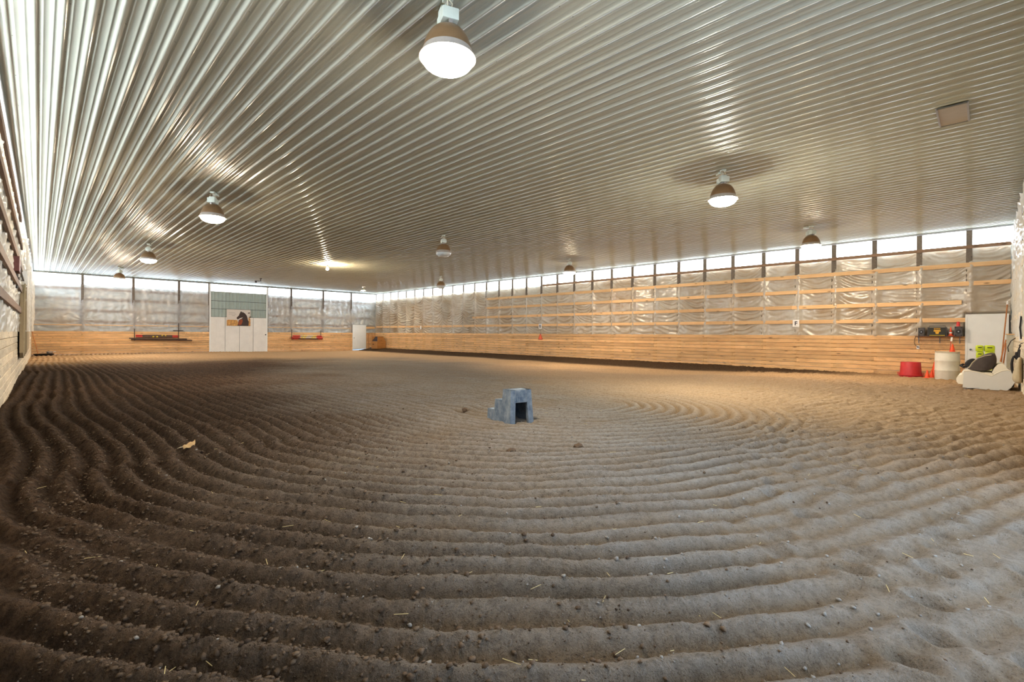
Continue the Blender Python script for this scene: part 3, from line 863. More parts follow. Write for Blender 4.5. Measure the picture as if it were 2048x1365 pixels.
pole(4.36, 6.58, .985, .95, .10, .042, yb2 + [(.60, .63, m_yellow, 'band'), (.68, .71, m_yellow, 'band')], 'topmost red-ended pole in the rusty rack')
sp = lambda a, b: [(0, .24, m_polered, 'pole_stripe'), (.24, .78, m_polewhite, 'pole_body'), (.78, 1, m_polered, 'pole_stripe'), (a, a + .045, m_yellow, 'band'), (a + .09, a + .135, m_yellow, 'band'), (b, b + .04, m_yellow, 'band'), (b + .07, b + .11, m_yellow, 'band')]
pole(13.86, 16.24, .74, .72, .26, .06, [(0, .2, m_polered, 'pole_stripe'), (.2, .85, m_polebrown, 'pole_body'), (.85, 1, m_polered, 'pole_stripe')], 'dark lowest pole in the red pole bundle')
pole(13.88, 16.24, .82, .80, .365, .052, sp(.27, .61), 'front red and white pole with yellow bands in the red bundle')
pole(13.90, 16.22, .85, .83, .17, .052, sp(.30, .66), 'rear red and white pole with yellow bands in the red bundle')
pole(13.95, 16.20, .96, .93, .23, .050, sp(.33, .70), 'topmost red and white pole in the red bundle')

# ================================================================== MOUNTING BLOCK
t = NT('block_plastic'); v = t.coord('Object'); n = t.noise(v, 7, 5, .7); n2 = t.noise(t.coord('Object', (6, 6, 1)), 5, 4, .6)
col = t.mix(t.ramp(n, .35, .7), lin(62, 78, 96), lin(128, 136, 142)); col = t.mix(t.math('MULTIPLY', t.ramp(n2, .5, .8), .5), col, lin(150, 148, 140))
m_block = t.done(t.bsdf(col, .6, 0, t.bump(n, .15, .01), .4))
mbk = thing('mounting_block', (4.64, 4.68, fz(4.62, 4.7) + .0), 'grey-blue plastic three-step mounting block in the arena', 'mounting block', math.radians(-12))
# local: x width, y length (steps rise toward -y)
def blk(zs, y0, y1, wb, wt):
    return wb, wt
Ltot = .60; Ht = .455
def bw_at(z): return .185 - .025 * z / Ht
steps = [(.30, .155), (.115, .305), (-.08, .455)]
prof_side = [(.30, 0), (.295, .150), (.12, .155), (.113, .302), (-.075, .307), (-.082, Ht), (-.275, Ht), (-.30, 0)]
def side(sx):
    mb = MB(); th = .022
    o_ = [(sx * bw_at(z), y, z) for y, z in prof_side]; i_ = [(sx * (bw_at(z) - th), y, z) for y, z in prof_side]
    n_ = len(prof_side)
    return mb.add(o_ + i_, [tuple(range(n_)), tuple(range(n_, 2 * n_))[::-1]] + [(i, n_ + i, n_ + (i + 1) % n_, (i + 1) % n_) for i in range(n_)])
for sx in (-1, 1): side(sx).build('side_wall', m_block, mbk)
for (y0, z0), (y1, z1), nm in (((.295, .150), (.113, .155), 'tread'), ((.113, .302), (-.082, .307), 'tread'), ((-.075, Ht), (-.275, Ht), 'tread')):
    a, b = bw_at(z0) - .001, bw_at(z1) - .001
    MB().add([(-a, y0, z0), (a, y0, z0), (b, y1, z1), (-b, y1, z1), (-a, y0, z0 - .02), (a, y0, z0 - .02), (b, y1, z1 - .02), (-b, y1, z1 - .02)],
             [(0, 1, 2, 3), (7, 6, 5, 4), (0, 4, 5, 1), (1, 5, 6, 2), (2, 6, 7, 3), (3, 7, 4, 0)]).build(nm, m_block, mbk)
for (y0, z0), (y1, z1) in (((.30, 0), (.295, .150)), ((.12, .150), (.113, .302)), ((-.075, .302), (-.082, Ht))):
    a, b = bw_at(z0) - .001, bw_at(z1) - .001
    MB().add([(-a, y0, z0), (a, y0, z0), (b, y1, z1), (-b, y1, z1), (-a, y0 - .02, z0), (a, y0 - .02, z0), (b, y1 - .02, z1), (-b, y1 - .02, z1)],
             [(0, 1, 2, 3), (7, 6, 5, 4), (0, 4, 5, 1), (1, 5, 6, 2), (2, 6, 7, 3), (3, 7, 4, 0)]).build('riser', m_block, mbk)
# rear frame around the open back: two ribbed legs and a lintel
for sx in (-1, 1):
    mb = MB()
    for q, (z0, z1) in enumerate(((0, Ht),)):
        vs = []
        for z, yb_ in ((0, -.312), (Ht, -.283)):
            a = sx * (bw_at(z) + .004); b = sx * (bw_at(z) - .075)
            vs += [(a, yb_, z), (b, yb_, z), (b, yb_ + .05, z), (a, yb_ + .05, z)]
        mb.add(vs, [(3, 2, 1, 0), (4, 5, 6, 7), (0, 1, 5, 4), (1, 2, 6, 5), (2, 3, 7, 6), (3, 0, 4, 7)])
    mb.build('rear_leg', m_block, mbk)
MB().box(-.10, .10, -.292, -.262, Ht - .17, Ht - .004, .004).build('lintel', m_block, mbk)

# ================================================================== CORNER BY THE SHELF
def gz(x, y): return fz(x, y) - .005
# red tubs, upside down and stacked
for i, (dz, lab) in enumerate(((.045, 'upper red rubber tub of the upturned stack by the plank wall'), (0.0, 'lower red rubber tub, only its rim showing under the upturned stack'))):
    r = thing('rubber_tub', (20.08, 1.72, gz(20.08, 1.72) + dz), lab, 'tub', 0, 'upturned red tubs')
    k = 0 if i == 0 else .012
    MB().lathe([(.295 - k, 0), (.298 - k, .03), (.285 - k, .035), (.272 - k, .16), (.255 - k, .47 - dz), (.245 - k, .485 - dz), (.02, .487 - dz)], 32, cap0=False).build('tub_body', m_red, r, True)
    MB().lathe([(.29, .0), (.312, .004), (.314, .028), (.29, .034), (.29, 0)], 32, cap0=False, cap1=False).build('rim', m_red, r, True)
    for s in (-1, 1):
        MB().tube([(-.05, s * .285, .09), (-.05, s * .33, .08), (.05, s * .33, .08), (.05, s * .285, .09)], .012, 8).build('rope_handle', m_red, r, True)
def cone(loc, hgt, r0, label, tilt=None, collar=None):
    c = thing('traffic_cone', loc, label, 'cone', rnd.uniform(0, 1), 'orange cones by the shelf')
    MB().lathe([(r0, .02), (r0 * .86, .028), (r0 * .80, .03), (r0 * .16, hgt - .006), (r0 * .1, hgt)], 20).build('cone_body', m_orange, c, True)
    b = r0 * 1.25
    MB().box(-b, b, -b, b, 0, .02, .006).build('cone_base', m_orange, c)
    if collar: MB().lathe([(r0 * (.8 - .64 * collar) + .003, .03 + (hgt - .03) * collar), (r0 * (.8 - .64 * (collar + .15)) + .003, .03 + (hgt - .03) * (collar + .15))], 20, cap0=False, cap1=False).build('white_collar', m_paper, c, True)
    if tilt: c.rotation_euler = tilt
    return c
cone((19.76, 1.29, gz(19.76, 1.29)), .26, .085, 'small orange cone with pale foot nearer the red tub', collar=.0)
cone((20.0, 1.20, gz(20.0, 1.20)), .25, .085, 'small orange cone squeezed against the white barrel')
cone((20.62, 1.16, gz(20.62, 1.16)), .50, .15, 'tall orange cone standing behind the white barrel')
# barrel
br = thing('barrel', (19.5, .82, gz(19.5, .82)), 'white plastic barrel with two ribs and a cone on top', 'barrel')
MB().lathe([(.27, 0), (.285, .02), (.287, .27), (.293, .28), (.293, .30), (.287, .31), (.287, .56), (.293, .57), (.293, .59), (.287, .60), (.283, .80), (.268, .83), (.26, .815), (.02, .81)], 36).build('barrel_body', m_white_pl, br, True)
MB().lathe([(.262, .822), (.285, .826), (.288, .85), (.27, .856), (.262, .84), (.262, .822)], 36, cap0=False, cap1=False).build('rim', plain('barrel_rim', (206, 190, 164), .5), br, True)
for a in (.5, 3.6): MB().lathe([(.035, .812), (.035, .83), (.02, .832)], 12, (.15 * math.cos(a), .15 * math.sin(a), 0)).build('bung', m_white_pl, br, True)
bt = gz(19.5, .82) + .813
cone((19.43, .70, bt), .28, .085, 'orange cone standing on the white barrel')
wp = thing('riding_whip', (19.47, .77, bt + .0), 'red whip with a white leather tip leaning on the barrel-top cone', 'whip')
MB().tube([(0, 0, 0), (.01, -.02, .18), (.02, -.035, .36)], .007, 8).build('whip_shaft', m_red, wp, True)
MB().box(-.006, .006, -.022, .022, 0, .13, .005).xf(Matrix.Translation((.02, -.037, .35)) @ Matrix.Rotation(.12, 4, 'X')).build('whip_tip', m_paper, wp)

# shelf with its contents
sh = thing('wall_shelf', (XR - .04, 1.09, 1.195), 'dark wooden shelf on steel brackets beside the white door', 'shelf')
MB().box(-.25, 0, -.585, .585, 0, .022, .003).build('shelf_board', wood('shelf_wood', (110, 80, 66), (80, 56, 46), .6), sh)
for y in (-.50, -.02, .51):
    MB().box(-.012, 0, y - .012, y + .012, -.22, 0).box(-.20, 0, y - .012, y + .012, -.012, 0).tube([(-.19, y, -.01), (-.008, y, -.20)], .008, 6).build('bracket', plain('zinc', (150, 152, 156), .4, .6), sh)
m_spk = plain('speaker_grey', (78, 74, 76), .6, 0, .2, 12)
def speaker(y, w, hgt, label):
    s = thing('speaker', (XR - .16, y, 1.217), label, 'speaker', -PI / 2, 'speakers on the shelf')
    MB().box(-w / 2, w / 2, -.09, .09, 0, hgt, .006).build('cabinet', m_spk, s)
    def disc(cx, cz, r, nm, m_, d=.012):
        MB().lathe([(r, 0), (r, d), (r * .8, d + .004), (r * .3, d - .004), (r * .25, d + .004)], 20).xf(Matrix.Translation((cx, -.088, cz)) @ Matrix.Rotation(PI / 2, 4, 'X')).build(nm, m_, s, True)
    disc(0, hgt * .48, w * .36, 'woofer', m_black)
    for sx in (-1, 1):
        for z in (.12, .88): disc(sx * w * .36, hgt * z, w * .08, 'corner_port', m_black, .006)
    MB().lathe([(w * .10, 0), (w * .08, .02)], 14).xf(Matrix.Translation((0, -.094, hgt * .48)) @ Matrix.Rotation(PI / 2, 4, 'X')).build('woofer_cap', plain('silver_cap', (190, 192, 196), .3, .6), s, True)
    return s
speaker(1.52, .165, .28, 'square grey speaker at the outlet end of the shelf')
sp2 = speaker(.615, .185, .31, 'square grey speaker on the shelf with a red cup on top')
cup = thing('cup', (XR - .16, .625, 1.53), 'red plastic cup upside down on the shelf speaker', 'cup')
MB().lathe([(.05, 0), (.052, .012), (.047, .014), (.036, .15), (.033, .155)], 20).build('cup_body', plain('cup_red', (226, 60, 58), .4), cup, True)
MB().lathe([(.0535, 0), (.055, .006), (.0535, .012), (.050, .006)], 20, cap0=False, cap1=False).build('cup_rim', plain('cup_rim', (232, 120, 110), .4), cup, True)
rad = thing('radio', (XR - .16, 1.125, 1.217), 'black jobsite radio with yellow print on the shelf', 'radio', -PI / 2)
MB().box(-.22, .22, -.09, .09, 0, .285, .018).build('radio_body', m_black, rad, True)
MB().box(-.205, .205, -.094, -.085, .02, .265, .004).build('speaker_grille', plain('grille', (52, 54, 50), .7, 0, .3, 60, .5), rad)
for sx in (-1, 1): MB().box(sx * .225 - .012, sx * .225 + .012, -.10, .07, .0, .29, .006).build('corner_guard', m_spk, rad)
MB().box(-.19, .19, -.10, -.092, .015, .03, .002).build('trim_strip', m_yellow, rad)
mY = plain('print_yellow', (244, 184, 40), .5)
MB().box(-.075, .075, -.098, -.094, .245, .258).box(-.075, .075, -.098, -.094, .212, .222).box(-.078, -.062, -.098, -.094, .215, .258).box(.062, .078, -.098, -.094, .215, .258).build('print_frame', mY, rad)
MB().box(-.085, .085, -.098, -.094, .15, .192).build('print_bar', mY, rad)
MB().prism([(-.05, .14), (.05, .14), (.032, .07), (-.032, .07)], -.098, -.094).build('print_emblem', mY, rad)
MB().tube([(-.20, .03, .28), (-.2, .03, .33), (.2, .03, .33), (.2, .03, .28)], .009, 8).build('carry_handle', m_black, rad, True)
cone((XR - .16, .80, 1.217), .30, .060, 'orange cone with a white mark standing on the shelf', collar=.22)
ol = thing('power_outlet', (XR - .04, 1.615, .77), 'white outlet on the planks with a black cord plugged in', 'outlet')
MB().box(-.03, 0, -.04, .04, 0, .12, .006).build('cover_plate', m_paper, ol)
MB().box(-.06, -.03, -.018, .018, .055, .09, .004).build('plug', m_black, ol)
MB().tube([(-.05, 0, .08), (-.06, .06, .12), (-.05, .10, .22), (-.03, .09, .34), (-.02, .06, .44)], .007, 6).build('cord', m_dark_metal, ol, True)

# lime blocks stacked before the door
for col_, (yc, w) in enumerate(((.11, .155), (-.085, .205))):
    for k in range(6):
        rowname = ('topmost', 'second', 'third', 'fourth', 'fifth', 'lowest')[5 - k]
        lab = 'lime green plastic block, %s down the stack %s' % (rowname, 'nearer the knob' if col_ == 0 else 'nearer the hinges')
        o = thing('plastic_block', (18.6 + .03 * (k % 2), yc + .008 * ((k * 7) % 3 - 1), gz(18.6, yc) + k * .178), lab, 'block', .06 * (k % 2), 'lime blocks stacked before the white door')
        MB().box(-.14, .14, -w / 2, w / 2, 0, .174, .038).build('block_body', m_lime, o, True)
        MB().box(-.147, -.135, -w * .24, w * .24, .095, .122, .006).build('hand_slot', plain('slot_dark', (60, 66, 20), .8), o)
        MB().box(-.144, .144, -w / 2 - .004, w / 2 + .004, .0, .016, .006).build('foot_lip', m_lime, o)

# sofa seen end-on
so = thing('sofa', (15.9, 0, gz(16.4, 0)), 'cream leather reclining sofa seen from its scalloped arm side', 'sofa')
arm = [(.37, .43), (.299, .446), (.19, .435), (.078, .41), (-.106, .345), (-.168, .40), (-.269, .475), (-.369, .50), (-.437, .475), (-.475, .37), (-.491, .24), (-.424, .10), (-.355, .02), (-.107, .015), (.39, .04)]
MB().prism(arm, 0, .14, 'x').build('arm_panel', m_armside, so)
MB().prism(arm, 1.36, 1.5, 'x').build('arm_panel', m_armside, so)
def tuberim(x): return [(x, y * 1.0, z + .004) for y, z in arm[:9]]
MB().tube(tuberim(.0), .012, 8).build('piping', m_leather, so, True)
MB().box(.14, 1.36, -.30, .34, .06, .30, .03).build('seat_base', m_leather, so, True)
MB().box(.15, .75, -.14, .42, .29, .42, .05).box(.76, 1.35, -.14, .42, .29, .42, .05).build('seat_cushion', m_leather, so, True)
fr = MB()
for k in range(7):
    pass
ft = [(.36, .10), (.47, .11), (.505, .16), (.51, .24), (.47, .31), (.40, .345), (.36, .34)]
MB().prism(ft, .16, 1.34, 'x').build('footrest', m_leather, so)
hd = [(-.10, .34), (-.118, .44), (-.15, .53), (-.20, .61), (-.27, .645), (-.33, .60), (-.38, .50), (-.43, .40), (-.45, .30), (-.2, .28)]
for a, b in ((.2, .74), (.77, 1.32)): MB().prism(hd, a, b, 'x').build('back_cushion', m_leather, so, False)
MB().box(.16, 1.34, -.48, -.30, .1, .42, .03).build('back_frame', m_black, so, True)
for x in (.1, 1.4):
    for y in (-.28, .30): MB().lathe([(.02, -.01), (.028, .06)], 10, (x, y, 0)).build('foot', m_black, so)
MB().tube([(-.0, .37, .0), (.0, .30, .03), (.0, .1, .045)], .006, 6).build('release_lever', plain('lever', (190, 200, 214), .3, .6), so, True)

def lump(name, outline, x0, x1, mat, label, cat, seed):
    """soft bundle: a side outline (y,z) rounded off along x"""
    cy_ = sum(p[0] for p in outline) / len(outline); cz_ = min(p[1] for p in outline)
    n = len(outline); N = 12; mb = MB(); vs = []; r = np.random.RandomState(seed)
    for i in range(N + 1):
        t_ = i / N; sc = max(.02, (1 - abs(2 * t_ - 1) ** 7)) ** .5
        for (y, z) in outline:
            j = 1 + r.uniform(-.03, .03)
            vs.append((x0 + (x1 - x0) * t_, cy_ + (y - cy_) * sc * j, cz_ + (z - cz_) * sc * j))
    fs = [(i * n + k, i * n + (k + 1) % n, (i + 1) * n + (k + 1) % n, (i + 1) * n + k) for i in range(N) for k in range(n)]
    fs += [tuple(range(n))[::-1], tuple(N * n + k for k in range(n))]
    mb.add(vs, fs); root = thing(name, (x0, cy_, cz_), label, cat)
    mb.v = [(a - x0, b - cy_, c - cz_) for a, b, c in mb.v]
    o = mb.build('cloth_body', mat, root, True)
    s = o.modifiers.new('soft', 'SUBSURF'); s.levels = 1; s.render_levels = 2
    return root
bag = lump('bean_bag', [(.34, .37), (.29, .46), (.243, .52), (.20, .60), (.158, .665), (.066, .74), (-.05, .80), (-.155, .82), (-.19, .72), (-.20, .60), (-.17, .50), (-.10, .37)], 16.06, 17.05, m_bag, 'dark brown bean bag heaped on the cream sofa', 'bean bag', 2)
mb = MB().tube([(.12, .30 - .05, .07), (.12, .19, .20), (.12, .10, .31), (.12, -.02, .37), (.12, -.14, .40)], .010, 6); mb.build('seam_piping', m_canvas, bag, True)
bb = lump('black_jacket', [(.38, .42), (.40, .47), (.365, .55), (.312, .61), (.24, .64), (.17, .62), (.20, .52), (.27, .42)], 17.08, 17.4, m_blackcloth, 'black jacket bundled on the sofa beside the brown bean bag', 'jacket', 5)
MB().tube([(.25, .12, .05), (.2, .17, .02), (.15, .12, -.02), (.2, .05, .0)], .03, 8).build('sleeve', m_blackcloth, bb, True)

# rakes and boards in the corner
def handle(name, p0, p1, r, label, cat, head=None, tip=None):
    p0 = Vector(p0); p1 = Vector(p1); t_ = thing(name, p0, label, cat)
    d = p1 - p0
    MB().tube([(0, 0, 0), d * .5, d], r, 8).build('handle', m_stick, t_, True)
    if tip: MB().tube([d * .97, d * 1.0 + d.normalized() * .03], r * 1.2, 8).build('handle_tip', m_paper, t_, True)
    return t_
r1 = handle('rake', (20.3, -.30, gz(20.3, -.3) + .05), (20.42, -.46, 2.24), .016, 'long-handled rake leaning in the corner beside the white door', 'rake', tip=True)
MB().box(-.02, .02, -.2, .2, -.05, .0, .004).build('rake_head', m_dark_metal, r1)
for i, (y0, y1, z1, lab) in enumerate(((-.22, -.43, 1.12, 'shorter tan fork handle leaning in front of the rake'), (-.33, -.44, 1.02, 'short tan broom handle leaning between rake and pale board'))):
    q = handle('fork' if i == 0 else 'broom', (20.1 + .1 * i, y0, gz(20.1, y0) + .05), (20.32, y1, z1), .016, lab, 'tool')
    MB().box(-.03, .03, -.10, .10, -.05, .02, .006).build('tool_head', m_dark_metal, q)
pb = thing('pale_board', (19.6, -.49, gz(19.6, -.49)), 'pale weathered post board with a tan cap in the corner', 'board')
MB().box(-.04, .04, -.07, .065, 0, 1.36, .006).build('board_body', plain('pale_wood', (196, 192, 178), .8, 0, .25, 7), pb)
MB().box(-.07, .06, -.09, .085, 1.36, 1.39, .004).build('board_cap', m_girt, pb)

# canvas bag, rope and hook on the end wall
XB = 15.25
cb = thing('canvas_bag', (XB, -.50, .18), 'beige canvas bag hanging on the end wall beside the sofa', 'bag')
ol_ = [(-.02, 0), (.05, .02), (.085, .10), (.07, .22), (.04, .36), (.015, .52), (-.03, .60), (-.075, .58), (-.08, .3), (-.085, .1), (-.07, .02)]
N = 10; n_ = len(ol_); vs = []
for i in range(N + 1):
    t_ = i / N; sc = max(.1, 1 - abs(2 * t_ - 1) ** 3) ** .6
    for k, (y, z) in enumerate(ol_): vs.append((-.28 + .56 * t_, y * sc * (1 + .12 * math.sin(t_ * 17 + z * 9)), .3 + (z - .3) * (.75 + .25 * sc)))
bm_ = MB().add(vs, [(i * n_ + k, i * n_ + (k + 1) % n_, (i + 1) * n_ + (k + 1) % n_, (i + 1) * n_ + k) for i in range(N) for k in range(n_)] + [tuple(range(n_))[::-1], tuple(N * n_ + k for k in range(n_))])
o = bm_.build('bag_body', m_canvas, cb, True); o.modifiers.new('soft', 'SUBSURF').levels = 1
MB().tube([(-.12, -.02, .58), (-.12, -.03, .75), (.12, -.03, .75), (.12, -.02, .58)], .012, 8).build('bag_strap', m_blackcloth, cb, True)
rp = thing('rope_coil', (15.45, -.475, .34), 'coiled black rope hanging over the sofa from a hook', 'rope')
pts = []
for k in range(90):
    a = k / 89 * 2 * PI * 6
    pts.append((.02 * math.sin(a * .37) + .012 * (k % 15) / 15, .055 * math.sin(a) * (1 + .25 * math.sin(a * .21)) + .03 * math.cos(a) * .2 - .0, .21 + .22 * math.cos(a) * (1 + .1 * math.sin(a * .33))))
MB().tube(pts, .011, 6).build('rope_loops', m_blackcloth, rp, True)
MB().lathe([(.03, .36), (.045, .40), (.04, .50), (.03, .53)], 10, (0.01, -.03, 0)).build('rope_wrap', m_blackcloth, rp, True)
MB().tube([(0, -.03, .50), (0, -.05, .60), (0, -.08, .68)], .012, 6).build('rope_tail', m_blackcloth, rp, True)
hk = thing('wall_hook', (15.4, YN + .0, 1.02), 'rusty iron hook on the end wall holding the rope', 'hook')
MB().tube([(0, -.02, .06), (0, .06, .04), (0, .09, 0), (0, .08, -.04)], .009, 8).build('hook_rod', m_dark_metal, hk, True)
MB().box(-.03, .03, -.01, .006, .0, .12, .003).build('hook_plate', m_dark_metal, hk)
gl = thing('grab_strap', (15.8, YN + .05, 1.12), 'white vertical post with a dark strap on the end wall', 'post')
MB().box(-.05, .05, -.04, .03, 0, .56, .006).build('post_body', m_paper, gl)
MB().tube([(-.07, .0, .04), (-.075, .02, .3), (-.07, 0, .56)], .014, 6).build('strap', m_blackcloth, gl, True)
sk = thing('sickle_hook', (17.6, -.44, .82), 'bent dark iron bar hung beside the pale corner board', 'hook')
MB().tube([(0, -.1, .36), (0, -.02, .28), (0, .035, .12), (0, .02, 0)], .011, 8).build('bar', m_dark_metal, sk, True)

# ================================================================== FAR CORNERS
bn = thing('feed_bin', (20.50, 36.55, gz(20.6, 36.5)), 'plywood bin with a slanted dark opening in the far corner', 'bin', math.radians(8))
m_ply = wood('plywood', (196, 142, 84), (164, 110, 60), .6)
MB().prism([(-.42, 0), (.42, 0), (.42, .60), (.12, 1.02), (-.42, 1.02)], -.40, -.37, 'y').build('side_panel', m_ply, bn)
MB().prism([(-.42, 0), (.42, 0), (.42, .60), (.12, 1.02), (-.42, 1.02)], .37, .40, 'y').build('side_panel', m_ply, bn)
MB().box(-.45, -.42, -.40, .40, 0, .62, .004).build('front_panel', m_ply, bn)
MB().box(.40, .43, -.37, .37, 0, .6).build('back_panel', m_ply, bn)
MB().add([(-.43, -.39, .62), (-.43, .39, .62), (-.05, .39, 1.02), (-.05, -.39, 1.02)], [(0, 1, 2, 3)]).build('dark_opening', plain('bin_dark', (62, 50, 50), .9), bn)
MB().box(-.06, .13, -.42, .42, 1.0, 1.035, .004).build('lid', m_ply, bn)
MB().box(-.458, -.45, .06, .22, .33, .40).build('hand_hole', plain('hole_dark', (50, 38, 32), .9), bn)
q = handle('push_broom', (20.42, 37.55, gz(20.4, 37.5) + .06), (20.62, 37.95, 1.22), .014, 'broom with a grey head leaning between white door and bin', 'broom')
MB().box(-.2, .2, -.04, .04, -.06, .05, .008).build('broom_head', plain('broom_grey', (104, 104, 112), .8), q)
q = thing('dust_ball', (20.78, 37.55, gz(20.6, 37.6)), 'pale round ball beside the broom head in the corner', 'ball')
MB().lathe([(.02, 0), (.07, .03), (.09, .09), (.07, .15), (.02, .18)], 14).build('ball_body', m_paper, q, True)
q = handle('wooden_stick', (20.33, 37.9, gz(20.3, 37.9)), (20.33, 38.05, 1.2), .02, 'dark upright stick against the planks beside the white door', 'stick')
q = handle('shovel', (.0, 37.4, gz(0, 37.4) + .05), (-.26, 37.95, 1.22), .018, 'shovel with an orange handle leaning in the plank wall corner', 'shovel')
MB().prism([(-.12, .0), (.12, .0), (.13, -.02), (.1, -.06), (-.1, -.06), (-.13, -.02)], -.15, .12, 'y').build('shovel_blade', m_dark_metal, q)
q = thing('rubber_pan', (.22, 37.3, gz(.2, 37.3)), 'low black rubber pan by the shovel in the corner', 'pan')
MB().lathe([(.36, 0), (.42, .10), (.43, .12), (.40, .12), (.35, .03), (.02, .03)], 28).build('pan_body', m_black, q, True)
q = thing('metal_scoop', (.45, 37.12, gz(.45, 37.1) + .12), 'shiny metal scoop lying on the black rubber pan', 'scoop')
MB().lathe([(.05, -.0), (.12, .02), (.14, .12), (.12, .13), (.10, .04), (.02, .03)], 18).build('scoop_bowl', plain('tin', (206, 210, 220), .25, .8), q, True)
MB().tube([(.13, 0, .1), (.24, .03, .12)], .014, 8).build('scoop_handle', plain('tin2', (190, 194, 204), .3, .8), q, True)

# ================================================================== SIDE WALL FITTINGS
tp = thing('hanging_tarp', (LX(20) + .06, 0, .50), 'tall tan canvas flap with rounded top hung on the side wall', 'tarp')
m_tan = plain('tan_canvas', (176, 158, 128), .85, 0, .2, 2.5, .3)
y0, y1 = 17.6, 29.0
poly = [(y0 + .4, 0), (y1, .0), (y1, 2.05), (y1 - 2.5, 2.12), (y0 + 3.2, 2.12), (y0 + 1.3, 2.0), (y0 + .4, 1.72), (y0 + .0, 1.2), (y0, .15)]
MB().prism(poly, 0, .07, 'x').build('tarp_sheet', m_tan, tp)
MB().tube([(.075, y0 + .02, .15), (.08, y0 + .02, 1.2), (.08, y0 + .42, 1.72), (.08, y0 + 1.3, 2.0), (.08, y0 + 3.2, 2.12)], .02, 6).build('hem', m_canvas, tp, True)
for k in range(3): MB().tube([(.075, y0 + 1.3 + k * 1.5, .02), (.085, y0 + 1.25 + k * 1.5, 1.0), (.075, y0 + 1.6 + k * 1.6, 2.05)], .018, 6).build('fold', m_tan, tp, True)
bk_ = thing('pipe_bracket', (LX(15) + .05, 15.0, 2.4), 'black pipe bracket with a maroon box on the side wall', 'bracket')
MB().box(0, .1, -.9, -.2, .05, .36, .01).build('control_box', plain('maroon', (120, 70, 66), .5), bk_)
MB().tube([(.03, .45, -.22), (.03, .45, .28)], .028, 8).build('upright_pipe', m_black, bk_, True)
MB().tube([(.03, .45, .25), (.05, 1.2, .34), (.06, 4.5, .30), (.10, 9.5, .18)], .022, 8).build('long_pipe', m_black, bk_, True)
MB().lathe([(.05, -.03), (.05, .03)], 12, (.03, .45, .0)).build('clamp', m_dark_metal, bk_)

# ================================================================== GROUND BITS
def near_rand(seed, n, f):
    r = np.random.RandomState(seed); out = np.zeros((0, 2))
    while len(out) < n:
        k = 6 * n
        rad = .9 + 7.0 * r.rand(k) ** 1.4; a = r.uniform(-.02, PI / 2 + .02, k)
        x, y = rad * np.sin(a), rad * np.cos(a)
        ok = (x > LX(y) + .1) & (y > YN + .1) & (r.rand(k) < f(x, y))
        out = np.concatenate([out, np.stack([x[ok], y[ok]], 1)])
    return out[:n]
ico = bmesh.new(); bmesh.ops.create_icosphere(ico, subdivisions=1, radius=1); ico.verts.index_update()
iv = np.array([v.co[:] for v in ico.verts]); itri = np.array([[v.index for v in f.verts] for f in ico.faces]); ico.free()
def scatter(name, pts, rmin, rmax, seed, mat, label, cat, pw=3, sink=.35):
    r = np.random.RandomState(seed); n = len(pts)
    z = base_h(pts[:, 0], pts[:, 1]) + floor_h(pts[:, 0], pts[:, 1])[0]
    R = rmin + (rmax - rmin) * r.rand(n) ** pw
    V = iv[None] * R[:, None, None] * (1 + r.uniform(-.42, .42, (n, len(iv), 1))) * r.uniform(.7, 1.2, (n, 1, 3)) * np.array([1, 1, .75])
    V = V + np.stack([pts[:, 0], pts[:, 1], z + R * sink], 1)[:, None, :]
    T = itri[None] + (np.arange(n) * len(iv))[:, None, None]
    me_ = bpy.data.meshes.new(name); k = n * len(itri)
    me_.vertices.add(n * len(iv)); me_.vertices.foreach_set('co', V.reshape(-1).astype(np.float32))
    me_.loops.add(3 * k); me_.loops.foreach_set('vertex_index', T.reshape(-1).astype(np.int32))
    me_.polygons.add(k); me_.polygons.foreach_set('loop_start', (np.arange(k) * 3).astype(np.int32)); me_.polygons.foreach_set('loop_total', np.full(k, 3, np.int32))
    me_.update(calc_edges=True)
    return tag(link(name, me_, mat), label, cat, None, 'stuff')
mo_at = moist_f
t = NT('clod_dirt'); v = t.coord('Object'); n = t.noise(v, 3, 4, .6); 
m_clod = t.done(t.bsdf(t.mix(t.ramp(n, .3, .7), lin(62, 49, 39), lin(112, 93, 75)), .95, 0, t.bump(t.noise(v, 60, 4, .7), .5, .01), .1))
m_peb = plain('pebble', (150, 142, 132), .8, 0, .4, .9)
scatter('dirt_clods', near_rand(3, 19000, lambda x, y: .01 + .99 * mo_at(x, y) ** 2), .003, .0145, 5, m_clod, 'crumbly dark clods strewn over the furrows', 'dirt', 5)
scatter('pebbles', near_rand(8, 1300, lambda x, y: 1 - .8 * mo_at(x, y)), .003, .013, 9, m_peb, 'small pale pebbles pressed into the dry ridges', 'pebbles', 3)
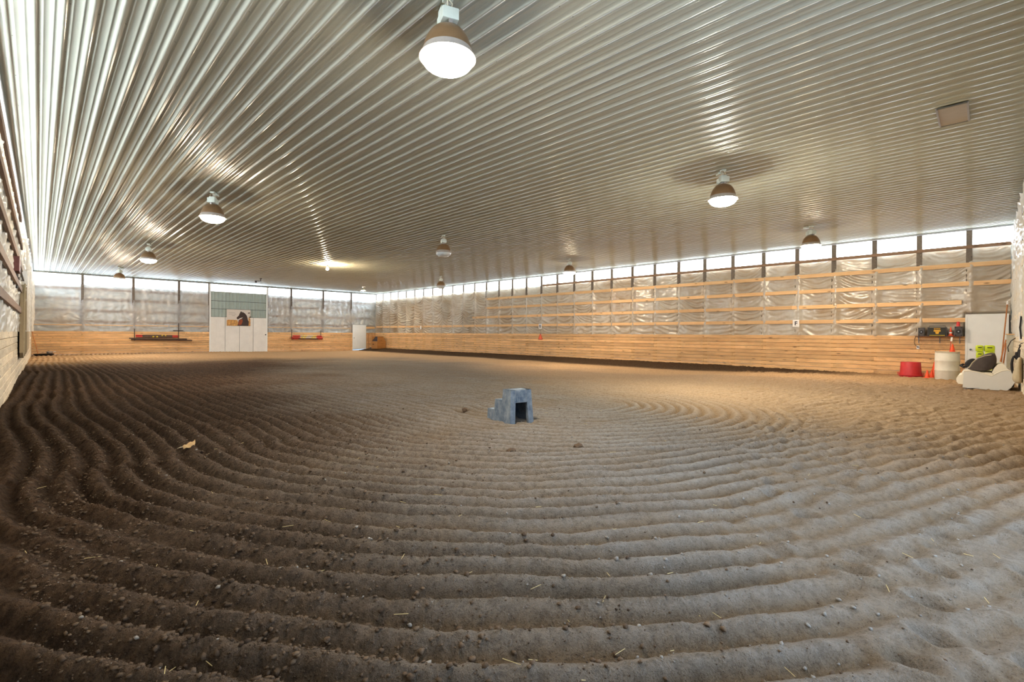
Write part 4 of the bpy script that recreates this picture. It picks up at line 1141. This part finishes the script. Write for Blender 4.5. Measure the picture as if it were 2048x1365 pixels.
# straw
r = np.random.RandomState(12); sp_ = near_rand(14, 170, lambda x, y: 1.0 + 0 * x); mb = MB()
for x, y in sp_:
    a = r.uniform(0, PI); L = r.uniform(.02, .07); z = fzt(x, y) + .008
    mb.tube([(x, y, z), (x + L * math.cos(a), y + L * math.sin(a), z + r.uniform(-.004, .012))], .0014, 4)
tag(mb.build('straw_bits', plain('straw', (214, 190, 132), .8)), 'short pale straw bits scattered on the dirt', 'straw', None, 'stuff')
for (x, y, R, lab) in ((3.98, 2.99, .055, 'dark dirt lump resting on a ridge beyond the mounting block side'), (3.36, 3.36, .05, 'dark dirt lump on the furrows before the mounting block'), (4.66, 5.67, .05, 'low dug-up dirt lump behind the mounting block steps')):
    q = thing('dirt_lump', (x, y, fzt(x, y) - .01), lab, 'dirt lump')
    rr = np.random.RandomState(int(x * 10)); bm2 = bmesh.new(); bmesh.ops.create_icosphere(bm2, subdivisions=2, radius=R)
    for v_ in bm2.verts: v_.co = v_.co * (1 + rr.uniform(-.22, .22)); v_.co.z = v_.co.z * .75 + R * .55
    m_ = bpy.data.meshes.new('lump_body'); bm2.to_mesh(m_); bm2.free(); link('lump_body', m_, m_clod, q)
sc_ = thing('leaf_scrap', (1.10, 5.80, fzt(1.10, 5.80)), 'tan dry husk scrap lying on the dark furrows', 'scrap', .6)
P = np.zeros((9, 5, 3))
for i in range(9):
    for j in range(5):
        u_ = i / 8; w_ = (j / 4 - .5)
        P[i, j] = (.26 * (u_ - .5), w_ * .13 * math.sin(PI * min(1, u_ * .9 + .08)) ** .7, .02 + .05 * u_ + .03 * math.cos(w_ * 5) + .012 * math.sin(i * 1.7))
sc_.scale = (.58, .58, .58)
link('husk', grid_mesh('husk', P, plain('husk_tan', (176, 142, 96), .8, 0, .3, 20)), None, sc_)
MB().tube([(-.13, 0, .035), (-.18, .02, .03), (-.19, .05, .015)], [.008, .006, .004], 6).build('husk_stem', m_canvas, sc_, True)

# ================================================================== pieces of parts hang under their part
SUB = {'bay_lamp': {'ballast_cap': 'ballast_box', 'bracket': 'ballast_box', 'reflector_band': 'reflector', 'rim': 'reflector', 'chain': 'mount_box', 'cord': 'mount_box'},
       'speaker': {'woofer': 'cabinet', 'woofer_cap': 'cabinet', 'corner_port': 'cabinet'},
       'radio': {'print_frame': 'speaker_grille', 'print_bar': 'speaker_grille', 'print_emblem': 'speaker_grille', 'carry_handle': 'radio_body', 'corner_guard': 'radio_body', 'trim_strip': 'radio_body'},
       'traffic_cone': {'white_collar': 'cone_body'}, 'barrel': {'rim': 'barrel_body', 'bung': 'barrel_body'}, 'rubber_tub': {'rim': 'tub_body', 'rope_handle': 'tub_body'},
       'door_2': {'knob': 'door_leaf'}, 'door_3': {'knob': 'door_leaf'}, 'arena_marker': {'letter': 'marker_board'}, 'cup': {'cup_rim': 'cup_body'},
       'power_outlet': {'plug': 'cover_plate', 'cord': 'cover_plate'}, 'plastic_block': {'hand_slot': 'block_body', 'foot_lip': 'block_body'},
       'canvas_bag': {'bag_strap': 'bag_body'}, 'bean_bag': {'seam_piping': 'cloth_body'}, 'sofa': {'piping': 'arm_panel', 'release_lever': 'arm_panel'},
       'banner': {'horse_chest': 'horse_print'}, 'hanging_tarp': {'hem': 'tarp_sheet', 'fold': 'tarp_sheet'}, 'feed_bin': {'hand_hole': 'front_panel'}}
stem = lambda o: o.name.split('.')[0]
for root in [o for o in C.objects if o.parent is None and stem(o) in SUB]:
    mp = SUB[stem(root)]; kids = list(root.children)
    for k in kids:
        if stem(k) in mp:
            host = [q for q in kids if stem(q) == mp[stem(k)]]
            if host: k.parent = host[0]
